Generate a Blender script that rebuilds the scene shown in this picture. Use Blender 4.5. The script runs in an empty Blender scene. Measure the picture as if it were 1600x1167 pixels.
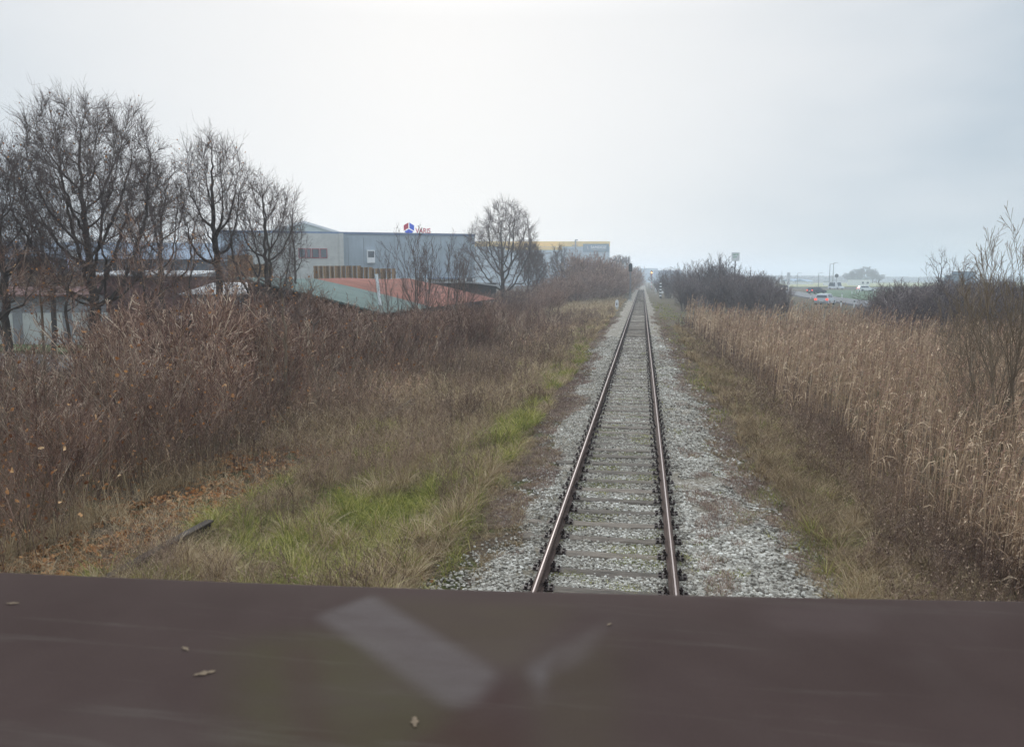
import bpy, math, random
import numpy as np
from math import radians as R, sin, cos, pi
rng = np.random.default_rng(7); random.seed(7)
C = bpy.context.scene
# ------------------------------------------------------------------ camera
CAM = np.array([0.335, 0.0, 3.53]); F = 1220.0; PITCH = 6.893; YAW = 9.42
cd = bpy.data.cameras.new('camera'); cam = bpy.data.objects.new('camera', cd); C.collection.objects.link(cam)
cam.location = CAM; cam.rotation_euler = (R(90-PITCH), 0, R(YAW))
cd.sensor_width = 36; cd.lens = 36*F/1600; cd.clip_start = .05; cd.clip_end = 9000
cd.dof.use_dof = True; cd.dof.focus_distance = 26; cd.dof.aperture_fstop = 5.0
C.camera = cam
# ------------------------------------------------------------------ exposure, sky, sun
C.view_settings.view_transform = 'Standard'; C.view_settings.look = 'None'
C.view_settings.exposure = 0.24; C.view_settings.gamma = 1
SUN_EL, SUN_AZ = 21.0, -15.0          # azimuth from the track direction, negative = left
sd = bpy.data.lights.new('sun', 'SUN'); so = bpy.data.objects.new('sun', sd); C.collection.objects.link(so)
sd.energy = 1.5; sd.angle = R(25); sd.color = (1, .965, .92)
so.rotation_euler = (R(90-SUN_EL), 0, R(180-SUN_AZ))   # light travels from the sun towards the scene
sunv = (sin(R(SUN_AZ))*cos(R(SUN_EL)), cos(R(SUN_AZ))*cos(R(SUN_EL)), sin(R(SUN_EL)))
w = bpy.data.worlds.new('World'); C.world = w; w.use_nodes = True
nt = w.node_tree; nt.nodes.clear(); N = nt.nodes.new; L = nt.links.new
out = N('ShaderNodeOutputWorld'); bg = N('ShaderNodeBackground'); L(bg.outputs[0], out.inputs[0]); bg.inputs[1].default_value = .1
sky = N('ShaderNodeTexSky'); sky.sky_type = 'NISHITA'; sky.sun_disc = False
sky.sun_elevation = R(SUN_EL); sky.sun_rotation = R(SUN_AZ)
tc = N('ShaderNodeTexCoord')
dp = N('ShaderNodeVectorMath'); dp.operation = 'DOT_PRODUCT'; L(tc.outputs['Generated'], dp.inputs[0]); dp.inputs[1].default_value = sunv
gl = N('ShaderNodeMapRange'); L(dp.outputs['Value'], gl.inputs[0]); gl.inputs[1].default_value = .78; gl.inputs[2].default_value = 1.0
gl.interpolation_type = 'SMOOTHSTEP'
mp = N('ShaderNodeMapping'); L(tc.outputs['Generated'], mp.inputs[0]); mp.inputs['Scale'].default_value = (1, 1, 3.2)
no = N('ShaderNodeTexNoise'); L(mp.outputs[0], no.inputs[0]); no.inputs['Scale'].default_value = 2.3; no.inputs['Detail'].default_value = 4; no.inputs['Roughness'].default_value = .5
cr = N('ShaderNodeValToRGB'); L(no.outputs[0], cr.inputs[0])
cr.color_ramp.elements[0].position = .36; cr.color_ramp.elements[0].color = (.52, .625, .72, 1)
cr.color_ramp.elements[1].position = .66; cr.color_ramp.elements[1].color = (.77, .83, .885, 1)
ad = N('ShaderNodeMix'); ad.data_type = 'RGBA'; ad.blend_type = 'MIX'
L(gl.outputs[0], ad.inputs[0]); L(cr.outputs[0], ad.inputs[6]); ad.inputs[7].default_value = (1.03, 1.03, 1.03, 1)
sc_ = N('ShaderNodeVectorMath'); sc_.operation = 'SCALE'; L(ad.outputs[2], sc_.inputs[0]); sc_.inputs['Scale'].default_value = 8.6
sz = N('ShaderNodeSeparateXYZ'); L(tc.outputs['Generated'], sz.inputs[0])       # overcast sky: the zenith is brighter than the horizon
zr_ = N('ShaderNodeMapRange'); L(sz.outputs[2], zr_.inputs[0]); zr_.inputs[1].default_value = .30; zr_.inputs[2].default_value = .95; zr_.inputs[3].default_value = 7.15; zr_.inputs[4].default_value = 21.0; L(zr_.outputs[0], sc_.inputs['Scale'])
mx = N('ShaderNodeMix'); mx.data_type = 'RGBA'; mx.inputs[0].default_value = .965
L(sky.outputs[0], mx.inputs[6]); L(sc_.outputs[0], mx.inputs[7]); L(mx.outputs[2], bg.inputs[0])
C.cycles.volume_bounces = 3; C.cycles.max_bounces = 6
# ------------------------------------------------------------------ helpers
_p, _y = R(-PITCH), R(YAW)
def ray(px, py):
    a, b = (px-800)/F, -(py-583.5)/F
    v = np.array([a, 1*cos(_p)-b*sin(_p), 1*sin(_p)+b*cos(_p)])
    return np.array([v[0]*cos(_y)-v[1]*sin(_y), v[0]*sin(_y)+v[1]*cos(_y), v[2]])
def W(px, py, Y):
    r = ray(px, py); return CAM + r*(Y/r[1])
def GP(px, py, z):
    r = ray(px, py); return CAM + r*((z-CAM[2])/r[2])
def tag(o, label=None, cat=None, group=None, kind=None):
    if label: o['label'] = label
    if cat: o['category'] = cat
    if group: o['group'] = group
    if kind: o['kind'] = kind
    return o
def empty(name, loc=(0,0,0), rz=0):
    o = bpy.data.objects.new(name, None); C.collection.objects.link(o); o.location = loc; o.rotation_euler = (0,0,rz); o.empty_display_size = .2
    return o
def link(name, me, parent=None):
    o = bpy.data.objects.new(name, me); C.collection.objects.link(o)
    if parent: o.parent = parent
    return o
def copy_tree(o, parent=None):
    c = o.copy(); C.collection.objects.link(c); c.parent = parent
    for ch in list(o.children): copy_tree(ch, c)
    return c
class Acc:                                   # collects numpy chunks into ONE mesh
    def __init__(s): s.v=[]; s.f=[]; s.m=[]; s.t=[]; s.n=0
    def add(s, v, f, m=0, t=None):
        v = np.asarray(v, np.float32).reshape(-1,3); f = np.asarray(f, np.int64)
        s.v.append(v); s.f.append(f+s.n); s.n += len(v)
        s.m.append(np.full(len(f), m, np.int32) if np.isscalar(m) else np.asarray(m, np.int32))
        s.t.append(np.full(len(v), .5, np.float32) if t is None else np.broadcast_to(np.asarray(t, np.float32), (len(v),)))
    def mesh(s, name, mats, smooth=False):
        me = bpy.data.meshes.new(name)
        V = np.concatenate(s.v); me.vertices.add(len(V)); me.vertices.foreach_set('co', V.ravel())
        lt = np.concatenate([np.full(len(f), f.shape[1], np.int64) for f in s.f]); li = np.concatenate([f.ravel() for f in s.f])
        me.loops.add(len(li)); me.loops.foreach_set('vertex_index', li.astype(np.int32))
        me.polygons.add(len(lt)); st = np.zeros(len(lt), np.int32); st[1:] = np.cumsum(lt)[:-1]
        me.polygons.foreach_set('loop_start', st)
        me.polygons.foreach_set('material_index', np.concatenate(s.m))
        me.polygons.foreach_set('use_smooth', np.full(len(lt), smooth))
        a = me.attributes.new('tint', 'FLOAT', 'POINT'); a.data.foreach_set('value', np.concatenate(s.t).astype(np.float32))
        me.update(calc_edges=True); me.validate()
        for m in (mats if isinstance(mats, (list, tuple)) else [mats]): me.materials.append(m)
        return me
    def build(s, name, mats, parent=None, smooth=False): return link(name, s.mesh(name, mats, smooth), parent)
    def box(s, x0, x1, y0, y1, z0, z1, m=0):
        v = [(x,y,z) for x in (x0,x1) for y in (y0,y1) for z in (z0,z1)]
        s.add(v, [(0,1,3,2),(4,6,7,5),(0,4,5,1),(2,3,7,6),(0,2,6,4),(1,5,7,3)], m); return s
    def prism(s, poly, lo, hi, axis='y', m=0):      # extrude a 2D outline
        n = len(poly)
        def P(a, b, h): return {'y':(a,h,b), 'x':(h,a,b), 'z':(a,b,h)}[axis]
        v = [P(a,b,lo) for a,b in poly]+[P(a,b,hi) for a,b in poly]
        s.add(v, [(i,(i+1)%n,n+(i+1)%n,n+i) for i in range(n)], m)
        s.add(v, [tuple(range(n))], m); s.add(v, [tuple(range(2*n-1,n-1,-1))], m); return s
    def cyl(s, p0, p1, r0, r1=None, n=10, m=0):
        r1 = r0 if r1 is None else r1
        p0, p1 = np.array(p0, float), np.array(p1, float); d = p1-p0; d /= np.linalg.norm(d)
        a = np.cross(d, (0,0,1) if abs(d[2])<.9 else (1,0,0)); a /= np.linalg.norm(a); b = np.cross(d, a)
        th = np.linspace(0, 2*pi, n, endpoint=False)
        c = np.cos(th)[:,None]*a + np.sin(th)[:,None]*b
        s.add(np.vstack([p0+c*r0, p1+c*r1]), [(i,(i+1)%n,n+(i+1)%n,n+i) for i in range(n)], m)
        s.add(np.vstack([p0+c*r0, p1+c*r1]), [tuple(range(n))], m); s.add(np.vstack([p0+c*r0, p1+c*r1]), [tuple(range(n,2*n))], m); return s
    def tubes(s, P, rad, sides=3, m=0, t=None):      # P (N,k,3), rad (N,k)
        Nn, k, _ = P.shape
        T = np.gradient(P, axis=1); T /= np.linalg.norm(T, axis=2, keepdims=True)+1e-9
        up = np.where(np.abs(T[...,2:3])<.9, np.array([0,0,1.]), np.array([1.,0,0]))
        A = np.cross(T, up); A /= np.linalg.norm(A, axis=2, keepdims=True)+1e-9; B = np.cross(T, A)
        th = np.arange(sides)*2*pi/sides
        ring = P[:,:,None,:] + rad[:,:,None,None]*(np.cos(th)[None,None,:,None]*A[:,:,None,:]+np.sin(th)[None,None,:,None]*B[:,:,None,:])
        idx = np.arange(Nn*k*sides).reshape(Nn,k,sides)
        a = idx[:,:-1,:]; b = np.roll(idx,-1,axis=2)[:,:-1,:]; c = np.roll(idx,-1,axis=2)[:,1:,:]; d = idx[:,1:,:]
        f = np.stack([a,b,c,d],-1).reshape(-1,4)
        tt = None if t is None else np.repeat(t, k*sides)
        s.add(ring.reshape(-1,3), f, m, tt)
    def ribbons(s, P, wid, side, m=0, t=None):       # side (N,3) or (N,k,3)
        Nn, k, _ = P.shape
        if side.ndim == 2: side = side[:,None,:]
        v = np.stack([P-side*wid[...,None]/2, P+side*wid[...,None]/2], 2)
        idx = np.arange(Nn*k*2).reshape(Nn,k,2)
        f = np.stack([idx[:,:-1,0], idx[:,:-1,1], idx[:,1:,1], idx[:,1:,0]], -1).reshape(-1,4)
        s.add(v.reshape(-1,3), f, m, None if t is None else np.repeat(t, k*2))
def azv(n):
    a = rng.uniform(0, 2*pi, n); return np.stack([np.cos(a), np.sin(a), np.zeros(n)], 1)
def blades(acc, pos, h, wd, lean, k=4, m=0, t=None, droop=.35, taper=.8, az=None):
    n = len(pos); d = azv(n) if az is None else az; sdv = azv(n)
    tt = np.linspace(0, 1, k)[None,:]
    P = pos[:,None,:] + (lean*h)[:,None,None]*(tt**1.8)[...,None]*d[:,None,:]
    P = P.copy(); P[...,2] += h[:,None]*(tt - droop*np.minimum(lean,1.2)[:,None]*tt**2.4)
    wdd = wd[:,None]*np.maximum(1-tt**2*taper, .12)
    acc.ribbons(P, wdd, sdv, m, t)
    return P
_ph = np.random.default_rng(3).uniform(0, 2*pi, (40,3))
def vn(x, y, s=1.0, seed=0):                       # smooth noise, about -1..1
    r = 0; 
    for i in range(7):
        a = _ph[(i+seed*3)%40]; f = (1.0+.55*i)/s
        r = r + np.sin(x*f*cos(a[0])+y*f*sin(a[0])+a[1]+1.7*np.sin((x*sin(a[2])-y*cos(a[2]))*f*.7+a[0]))*(.85**i)
    return r/3.2
def sstep(e0, e1, x):
    t = np.clip((x-e0)/(e1-e0), 0, 1); return t*t*(3-2*t)
def gz(x, y):                                      # terrain height
    x = np.asarray(x, float); y = np.asarray(y, float)
    z = -0.04 - .30*sstep(2.0, 3.6, -x) - .45*sstep(8.6, 13, -x) - .09*sstep(2.6,3.6,x)
    ditch = sstep(3.2, 6.0, x)*(1-sstep(26, 40, x))*(1-sstep(66, 90, y))
    z = z - .75*ditch + .12*sstep(30,45,x)
    near = sstep(2.4, 3.2, np.abs(x))
    return z + near*(.05*vn(x,y,1.3,1)+.05*vn(x,y,.5,2)*(np.abs(x)<40))
# ------------------------------------------------------------------ materials
def newmat(name):
    m = bpy.data.materials.new(name); m.use_nodes = True; return m, m.node_tree, m.node_tree.nodes['Principled BSDF']
def ramp(nt, fac, stops):
    r = nt.nodes.new('ShaderNodeValToRGB'); nt.links.new(fac, r.inputs[0]); e = r.color_ramp.elements
    while len(e) < len(stops): e.new(.5)
    for i,(p,c) in enumerate(stops): e[i].position = p; e[i].color = (*c, 1)
    return r
def noise(nt, scale, detail=4, rough=.55, coord='Object', stretch=None, dist=0):
    tc = nt.nodes.new('ShaderNodeTexCoord'); n = nt.nodes.new('ShaderNodeTexNoise')
    o = tc.outputs[coord]
    if stretch:
        mp = nt.nodes.new('ShaderNodeMapping'); mp.inputs['Scale'].default_value = stretch; nt.links.new(o, mp.inputs[0]); o = mp.outputs[0]
    nt.links.new(o, n.inputs[0]); n.inputs['Scale'].default_value = scale; n.inputs['Detail'].default_value = detail; n.inputs['Roughness'].default_value = rough
    n.inputs['Distortion'].default_value = dist
    return n
def mixc(nt, f, a, b, mode='MIX'):
    m = nt.nodes.new('ShaderNodeMix'); m.data_type = 'RGBA'; m.blend_type = mode
    for s, v in ((0,f),(6,a),(7,b)):
        if isinstance(v, (int,float)): m.inputs[s].default_value = v
        elif isinstance(v, tuple): m.inputs[s].default_value = (*v,1)
        else: nt.links.new(v, m.inputs[s])
    return m.outputs[2]
def bump(nt, b, h, strength=.5, dist=.02):
    n = nt.nodes.new('ShaderNodeBump'); n.inputs['Strength'].default_value = strength; n.inputs['Distance'].default_value = dist
    nt.links.new(h, n.inputs['Height']); nt.links.new(n.outputs[0], b.inputs['Normal'])
def plain(name, col, rough=.7, metal=0, var=.18, scale=3, bmp=0, stretch=None, spec=.3):
    m, nt, b = newmat(name); n = noise(nt, scale, 5, .6, stretch=stretch)
    lo = tuple(c*(1-var) for c in col); hi = tuple(min(1,c*(1+var)) for c in col)
    r = ramp(nt, n.outputs[0], [(.3,lo),(.7,hi)]); nt.links.new(r.outputs[0], b.inputs['Base Color'])
    b.inputs['Roughness'].default_value = rough; b.inputs['Metallic'].default_value = metal; b.inputs['Specular IOR Level'].default_value = spec
    if bmp: bump(nt, b, n.outputs[0], bmp)
    return m
def tinted(name, stops, rough=.85, trans=0.0, spec=.15):     # colour chosen per plant by the tint attribute
    m, nt, b = newmat(name); a = nt.nodes.new('ShaderNodeAttribute'); a.attribute_name = 'tint'
    r = ramp(nt, a.outputs['Fac'], stops); b.inputs['Roughness'].default_value = rough; b.inputs['Specular IOR Level'].default_value = spec
    oi = nt.nodes.new('ShaderNodeObjectInfo'); mr = nt.nodes.new('ShaderNodeMapRange'); mr.inputs[3].default_value = .78; mr.inputs[4].default_value = 1.25; nt.links.new(oi.outputs['Random'], mr.inputs[0])
    hv = nt.nodes.new('ShaderNodeHueSaturation'); nt.links.new(r.outputs[0], hv.inputs['Color'])
    if name.startswith('shrub') : nt.links.new(mr.outputs[0], hv.inputs['Value'])
    nt.links.new(hv.outputs[0], b.inputs['Base Color'])
    if trans:
        t = nt.nodes.new('ShaderNodeBsdfTranslucent'); nt.links.new(r.outputs[0], t.inputs[0]); x = nt.nodes.new('ShaderNodeMixShader'); x.inputs[0].default_value = trans
        nt.links.new(b.outputs[0], x.inputs[1]); nt.links.new(t.outputs[0], x.inputs[2]); nt.links.new(x.outputs[0], nt.nodes['Material Output'].inputs[0])
    return m
def emis(name, col, s):
    m, nt, b = newmat(name); b.inputs['Base Color'].default_value = (*[min(1,c) for c in col],1); b.inputs['Emission Color'].default_value = (*col,1); b.inputs['Emission Strength'].default_value = s; return m
M = {}
M['bark'] = tinted('bark', [(0,(.05,.04,.036)),(.5,(.085,.07,.06)),(1,(.14,.12,.10))])
M['twig'] = tinted('twig', [(0,(.08,.06,.056)),(.5,(.13,.098,.088)),(1,(.20,.155,.135))])
M['shrub_twig'] = tinted('shrub_twig', [(0,(.055,.028,.024)),(.3,(.135,.074,.057)),(.6,(.30,.185,.135)),(.85,(.42,.30,.22)),(1,(.70,.56,.42))])
M['shrub_grey'] = tinted('shrub_grey', [(0,(.085,.068,.07)),(.5,(.165,.135,.135)),(1,(.29,.24,.215))])
M['pale_stem'] = tinted('pale_stem', [(0,(.12,.09,.065)),(.5,(.2,.15,.105)),(1,(.3,.23,.16))])
M['reed_stem'] = tinted('reed_stem', [(0,(.16,.10,.07)),(.5,(.46,.32,.21)),(1,(.78,.60,.42))], trans=.2)
M['reed_plume'] = tinted('reed_plume', [(0,(.17,.10,.08)),(.5,(.40,.25,.18)),(.8,(.64,.45,.31)),(1,(.92,.74,.53))], trans=.25)
M['grass_dry'] = tinted('grass_dry', [(0,(.12,.08,.05)),(.5,(.36,.265,.155)),(1,(.70,.56,.37))], trans=.25)
M['grass_green'] = tinted('grass_green', [(0,(.055,.075,.02)),(.4,(.16,.185,.045)),(.75,(.36,.345,.08)),(1,(.62,.54,.24))], trans=.3)
M['weed'] = tinted('weed', [(0,(.07,.042,.036)),(.5,(.19,.125,.092)),(1,(.42,.30,.21))])
M['moss'] = tinted('moss', [(0,(.14,.09,.078)),(.5,(.30,.21,.17)),(.85,(.44,.33,.26)),(1,(.22,.23,.09))])
M['leaf'] = tinted('leaf', [(0,(.12,.045,.02)),(.4,(.32,.13,.045)),(.8,(.50,.26,.11)),(1,(.68,.45,.25))], trans=.2)
M['herb'] = tinted('herb', [(0,(.03,.04,.012)),(.5,(.07,.11,.025)),(1,(.16,.20,.05))], trans=.3)
M['ivy'] = tinted('ivy', [(0,(.012,.02,.01)),(1,(.04,.06,.02))])
M['stone'] = tinted('stone', [(0,(.09,.075,.062)),(.3,(.25,.225,.19)),(.7,(.45,.415,.36)),(.93,(.62,.58,.52)),(1,(.80,.77,.71))], rough=.85)
# ------------------------------------------------------------------ terrain (one sheet) 
def sheet(name, xs, ys, zf, mat, kind='structure'):
    X, Y = np.meshgrid(xs, ys); Z = zf(X, Y); n, k = X.shape
    idx = np.arange(n*k).reshape(n,k); f = np.stack([idx[:-1,:-1],idx[:-1,1:],idx[1:,1:],idx[1:,:-1]],-1).reshape(-1,4)
    a = Acc(); a.add(np.stack([X,Y,Z],-1), f); o = a.build(name, mat, smooth=True)
    if kind: o['kind'] = kind
    return o
m, nt, b = newmat('soil')
n1 = noise(nt, .9, 6, .6); n2 = noise(nt, 14, 8, .75); n3 = noise(nt, .25, 3, .5)
c1 = ramp(nt, n2.outputs[0], [(.3,(.045,.032,.024)),(.55,(.11,.08,.056)),(.75,(.21,.16,.105))])
c2 = ramp(nt, n2.outputs[0], [(.3,(.03,.034,.012)),(.6,(.085,.095,.03)),(.8,(.17,.17,.06))])
mk = ramp(nt, n1.outputs[0], [(.48,(0,0,0)),(.62,(1,1,1))])
nt.links.new(mixc(nt, mk.outputs[0], c1.outputs[0], c2.outputs[0]), b.inputs['Base Color']); b.inputs['Roughness'].default_value = .95; b.inputs['Specular IOR Level'].default_value = .1
bump(nt, b, n2.outputs[0], 1, .05); M['soil'] = m
xs = np.concatenate([-np.geomspace(1600, 62, 26), np.arange(-60, -14, 1.5), np.arange(-14, 14, .25), np.arange(14, 62, 1.5), np.geomspace(64, 1600, 26)])
ys = np.concatenate([[-60,-20], np.arange(-4, 45, .35), np.arange(45, 140, 1.5), np.geomspace(142, 1700, 40)])
sheet('ground', xs, ys, gz, M['soil'])
# ballast bed
m, nt, b = newmat('ballast')
tc = nt.nodes.new('ShaderNodeTexCoord'); vo = nt.nodes.new('ShaderNodeTexVoronoi'); vo.inputs['Scale'].default_value = 26; vo.inputs['Randomness'].default_value = 1; nt.links.new(tc.outputs['Object'], vo.inputs[0])
r1 = ramp(nt, vo.outputs['Color'], [(.1,(.21,.185,.155)),(.45,(.42,.385,.335)),(.8,(.56,.52,.465)),(1,(.72,.69,.63))])
r2 = ramp(nt, vo.outputs['Distance'], [(.0,(1,1,1)),(.5,(.85,.85,.85)),(.75,(.25,.22,.18))])
n1 = noise(nt, 2.2, 5, .65); dk = ramp(nt, n1.outputs[0], [(.38,(0,0,0)),(.62,(.85,.85,.85))])
c = mixc(nt, 1.0, r1.outputs[0], r2.outputs[0], 'MULTIPLY')
nt.links.new(mixc(nt, dk.outputs[0], c, (.15,.125,.085)), b.inputs['Base Color']); b.inputs['Roughness'].default_value = .9; b.inputs['Specular IOR Level'].default_value = .2
bump(nt, b, vo.outputs['Distance'], .9, .03); M['ballast'] = m
def edgeL(y): return -1.58 + .28*vn(y*0+1, y, 2.2, 5) + .14*vn(y*0, y, .6, 6) + .05*(1-sstep(8,16,y)) - .40*sstep(25, 45, y)
def edgeR(y): return 2.25 - .25*sstep(9,14,y) + .25*vn(y*0+4, y, 2.4, 8) + .12*vn(y*0, y, .7, 9) - .3*sstep(22, 40, y)
def bz(x, y):
    cz = .0 + .045*sstep(.80, 1.05, np.abs(x)) + .012*vn(x, y, .35, 4)
    d = np.maximum(np.maximum(edgeL(y)-x, x-edgeR(y)), -1.0)
    return cz - .50*sstep(-.45, .95, d) + .05*vn(x, y, .16, 84)*sstep(-.7,-.1,d)
ysb = np.concatenate([np.arange(3, 40, .12), np.arange(40, 120, .6), np.geomspace(121, 1550, 60)])
sheet('ballast_bed', np.arange(-3.4, 3.81, .1), ysb, bz, M['ballast'])
# ------------------------------------------------------------------ railway track: one bolted thing
m, nt, b = newmat('rail_rust'); n1 = noise(nt, 30, 5, .6, stretch=(1,.08,1)); r1 = ramp(nt, n1.outputs[0], [(.3,(.05,.033,.028)),(.7,(.105,.072,.06))]); nt.links.new(r1.outputs[0], b.inputs['Base Color']); b.inputs['Roughness'].default_value = .85; b.inputs['Specular IOR Level'].default_value = .1; M['rail_rust'] = m
m, nt, b = newmat('rail_head'); n1 = noise(nt, 12, 4, .6, stretch=(3,.05,1)); r1 = ramp(nt, n1.outputs[0], [(.3,(.23,.18,.17)),(.7,(.36,.31,.30))]); nt.links.new(r1.outputs[0], b.inputs['Base Color']); b.inputs['Metallic'].default_value = .55
rr = ramp(nt, n1.outputs[0], [(.3,(.42,.42,.42)),(.7,(.6,.6,.6))]); nt.links.new(rr.outputs[0], b.inputs['Roughness']); M['rail_head'] = m
m, nt, b = newmat('sleeper_wood'); n1 = noise(nt, 9, 8, .75, stretch=(.35,4,4)); r1 = ramp(nt, n1.outputs[0], [(.28,(.035,.028,.022)),(.5,(.125,.10,.078)),(.72,(.26,.215,.17))]); nt.links.new(r1.outputs[0], b.inputs['Base Color']); b.inputs['Roughness'].default_value = .9; bump(nt, b, n1.outputs[0], .8, .02)
oi = nt.nodes.new('ShaderNodeObjectInfo'); hv = nt.nodes.new('ShaderNodeHueSaturation'); mr = nt.nodes.new('ShaderNodeMapRange'); mr.inputs[3].default_value = .65; mr.inputs[4].default_value = 1.35
nt.links.new(oi.outputs['Random'], mr.inputs[0]); nt.links.new(mr.outputs[0], hv.inputs['Value']); nt.links.new(r1.outputs[0], hv.inputs['Color']); nt.links.new(hv.outputs[0], b.inputs['Base Color']); M['sleeper'] = m
M['iron'] = plain('dark_iron', (.038,.026,.024), .6, .3, .4, 25)
track = empty('railway_track', (0,5,0)); tag(track, 'rusty single railway line on worn wooden sleepers running straight to the horizon', 'railway track')
prof = [(-.062,0),(.062,0),(.062,.012),(.012,.028),(.009,.105),(.034,.118),(.036,.140),(.030,.148),(.018,.1508),(.005,.1514),(-.011,.1514),(-.018,.1508),(-.030,.148),(-.036,.140),(-.034,.118),(-.009,.105),(-.012,.028),(-.062,.012)]
hm = [0]*len(prof); hm[9]=1
for sx in (-.7535, .7535):
    a = Acc(); segs = [-4.5] + list(np.arange(6, 1500, 12.0)); n = len(prof); vs = []
    for y in segs:
        wob = .006*sin(y*.07+sx) ; wz = .004*sin(y*.11)
        vs += [(sx+px+wob*(y<300), y, .046+pz+wz) for px,pz in prof]
    fs, ms = [], []
    for i in range(len(segs)-1):
        for j in range(n):
            fs.append((i*n+j,(i+1)*n+j,(i+1)*n+(j+1)%n,i*n+(j+1)%n)); ms.append(hm[j])
    a.add(vs, fs, ms); a.build('rail', [M['rail_rust'], M['rail_head']], track)
def sleeper_mesh(seed):
    r = np.random.default_rng(seed); a = Acc(); k = 15
    xsl = np.linspace(-1.22, 1.22, k); cross = [(-.115,-.14),(.115,-.14),(.118,.012),(.095,.03),(.02,.034),(-.09,.03),(-.117,.013)]
    vs = []
    for x in xsl:
        for (cy,cz) in cross: vs.append((x, cy+r.normal(0,.006), cz+(r.normal(0,.005) if cz>0 else 0)))
    n = len(cross); fs = [(i*n+j,(i+1)*n+j,(i+1)*n+(j+1)%n,i*n+(j+1)%n) for i in range(k-1) for j in range(n)]
    a.add(vs, fs); a.add(vs[:n], [tuple(range(n))]); a.add(vs[-n:], [tuple(range(n))]); return a
def chair_acc():
    a = Acc(); a.box(-.175,.175,-.08,.08,.030,.046)
    for s in (-1,1):
        a.box(*sorted((s*.066,s*.080)),-.075,.075,.046,.080)
        a.prism([(s*.040,.062),(s*.074,.075),(s*.105,.062),(s*.105,.085),(s*.074,.098),(s*.044,.080)], -.035,.035)
        a.cyl((s*.088,0,.08),(s*.088,0,.150),.013,n=6); a.cyl((s*.088,0,.104),(s*.088,0,.126),.028,.026,n=6)
        for q in (-.05,.05):
            a.cyl((s*.145,q,.046),(s*.145,q,.072),.022,.018,n=6)
    return a
smesh = [sleeper_mesh(i).mesh('sleeper', M['sleeper']) for i in range(8)]
cmesh = chair_acc().mesh('rail_chair', M['iron'])
track_inv = (0,5,0)
y = 4.2; k = 0; rest = Acc(); restc = Acc()
smA = [sleeper_mesh(i) for i in range(3)]
while y < 260:
    if k < 100:
        s = link('sleeper', smesh[k%8], track); s.location = (random.uniform(-.02,.02), y-5, random.uniform(-.022,.002)); s.rotation_euler = (0,0,random.uniform(-.018,.018)+(pi if k%3==0 else 0))
        for sx in (-.7535,.7535):
            c = link('rail_chair', cmesh, s); c.location = (sx,0,0)
    else:
        for vv, ff in zip(smA[k%3].v, smA[k%3].f): pass
        rest.box(-1.22,1.22,y-5-.09,y-5+.09,-.1,.014+random.uniform(-.012,.008))
        for sx in (-.7535,.7535): restc.box(sx-.16,sx+.16,y-5-.07,y-5+.07,.03,.10)
    y += .622 + random.uniform(-.02,.02); k += 1
tag(rest.build('sleeper', M['sleeper'], track), kind='stuff'); tag(restc.build('rail_chair', M['iron'], track), kind='stuff')
# abandoned siding rails half buried
a = Acc(); 
def buried(acc, x0, y0, y1, top):
    segs = np.arange(y0, y1, .5); n = len(prof); vs=[]
    for yy in segs: vs += [(x0+px*1.9+.02*sin(yy*.4), yy, top-.15+pz+.015*sin(yy*.9)) for px,pz in prof]
    acc.add(vs, [(i*n+j,(i+1)*n+j,(i+1)*n+(j+1)%n,i*n+(j+1)%n) for i in range(len(segs)-1) for j in range(n)])
    acc.add(vs[:n], [tuple(range(n))]); acc.add(vs[-n:], [tuple(range(n))])
M['old_rail'] = plain('old_rail', (.055,.042,.034), .85, .1, .45, 18, .5, stretch=(1,.2,1))
buried(a, -6.0, 5, 10.9, -.06); tag(a.build('abandoned_rail', M['old_rail']), 'weathered disused rail half buried in leaf litter beside green grass', 'disused rail')
a = Acc(); buried(a, -6.35, 19.2, 22.4, -.03); tag(a.build('abandoned_rail', M['old_rail']), 'short dark stretch of disused rail surfacing among dry tussocks farther back', 'disused rail')
# ------------------------------------------------------------------ locomotive bonnet right under the window
m, nt, b = newmat('bonnet_paint')
geo = nt.nodes.new('ShaderNodeNewGeometry')
n1 = noise(nt, 2.2, 6, .6); n2 = noise(nt, 160, 3, .6)
base = ramp(nt, n1.outputs[0], [(.25,(.044,.029,.026)),(.7,(.060,.041,.037))])
def poly_mask(pts, soft=.012):                 # convex mask for a window reflection painted into the colour, in metres on the bonnet
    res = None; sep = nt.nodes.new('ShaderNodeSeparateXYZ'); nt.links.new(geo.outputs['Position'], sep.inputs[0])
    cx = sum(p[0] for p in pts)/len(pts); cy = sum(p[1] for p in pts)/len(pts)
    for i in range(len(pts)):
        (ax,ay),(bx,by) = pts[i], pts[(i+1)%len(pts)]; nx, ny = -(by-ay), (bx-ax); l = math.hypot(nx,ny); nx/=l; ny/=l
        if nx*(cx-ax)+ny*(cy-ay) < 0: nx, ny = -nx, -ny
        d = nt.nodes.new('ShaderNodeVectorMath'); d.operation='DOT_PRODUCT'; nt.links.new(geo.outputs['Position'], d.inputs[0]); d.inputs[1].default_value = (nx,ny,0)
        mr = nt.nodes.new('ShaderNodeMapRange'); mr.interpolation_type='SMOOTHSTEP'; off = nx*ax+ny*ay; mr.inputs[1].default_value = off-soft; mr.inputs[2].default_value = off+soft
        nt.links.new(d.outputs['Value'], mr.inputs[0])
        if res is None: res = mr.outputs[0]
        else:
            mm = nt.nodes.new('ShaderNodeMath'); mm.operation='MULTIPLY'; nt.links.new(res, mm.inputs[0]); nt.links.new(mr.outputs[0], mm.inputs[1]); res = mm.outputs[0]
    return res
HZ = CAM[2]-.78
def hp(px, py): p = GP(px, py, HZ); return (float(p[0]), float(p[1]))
col = base.outputs[0]  # pale V and olive areas: windscreen reflections put into the base colour
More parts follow.
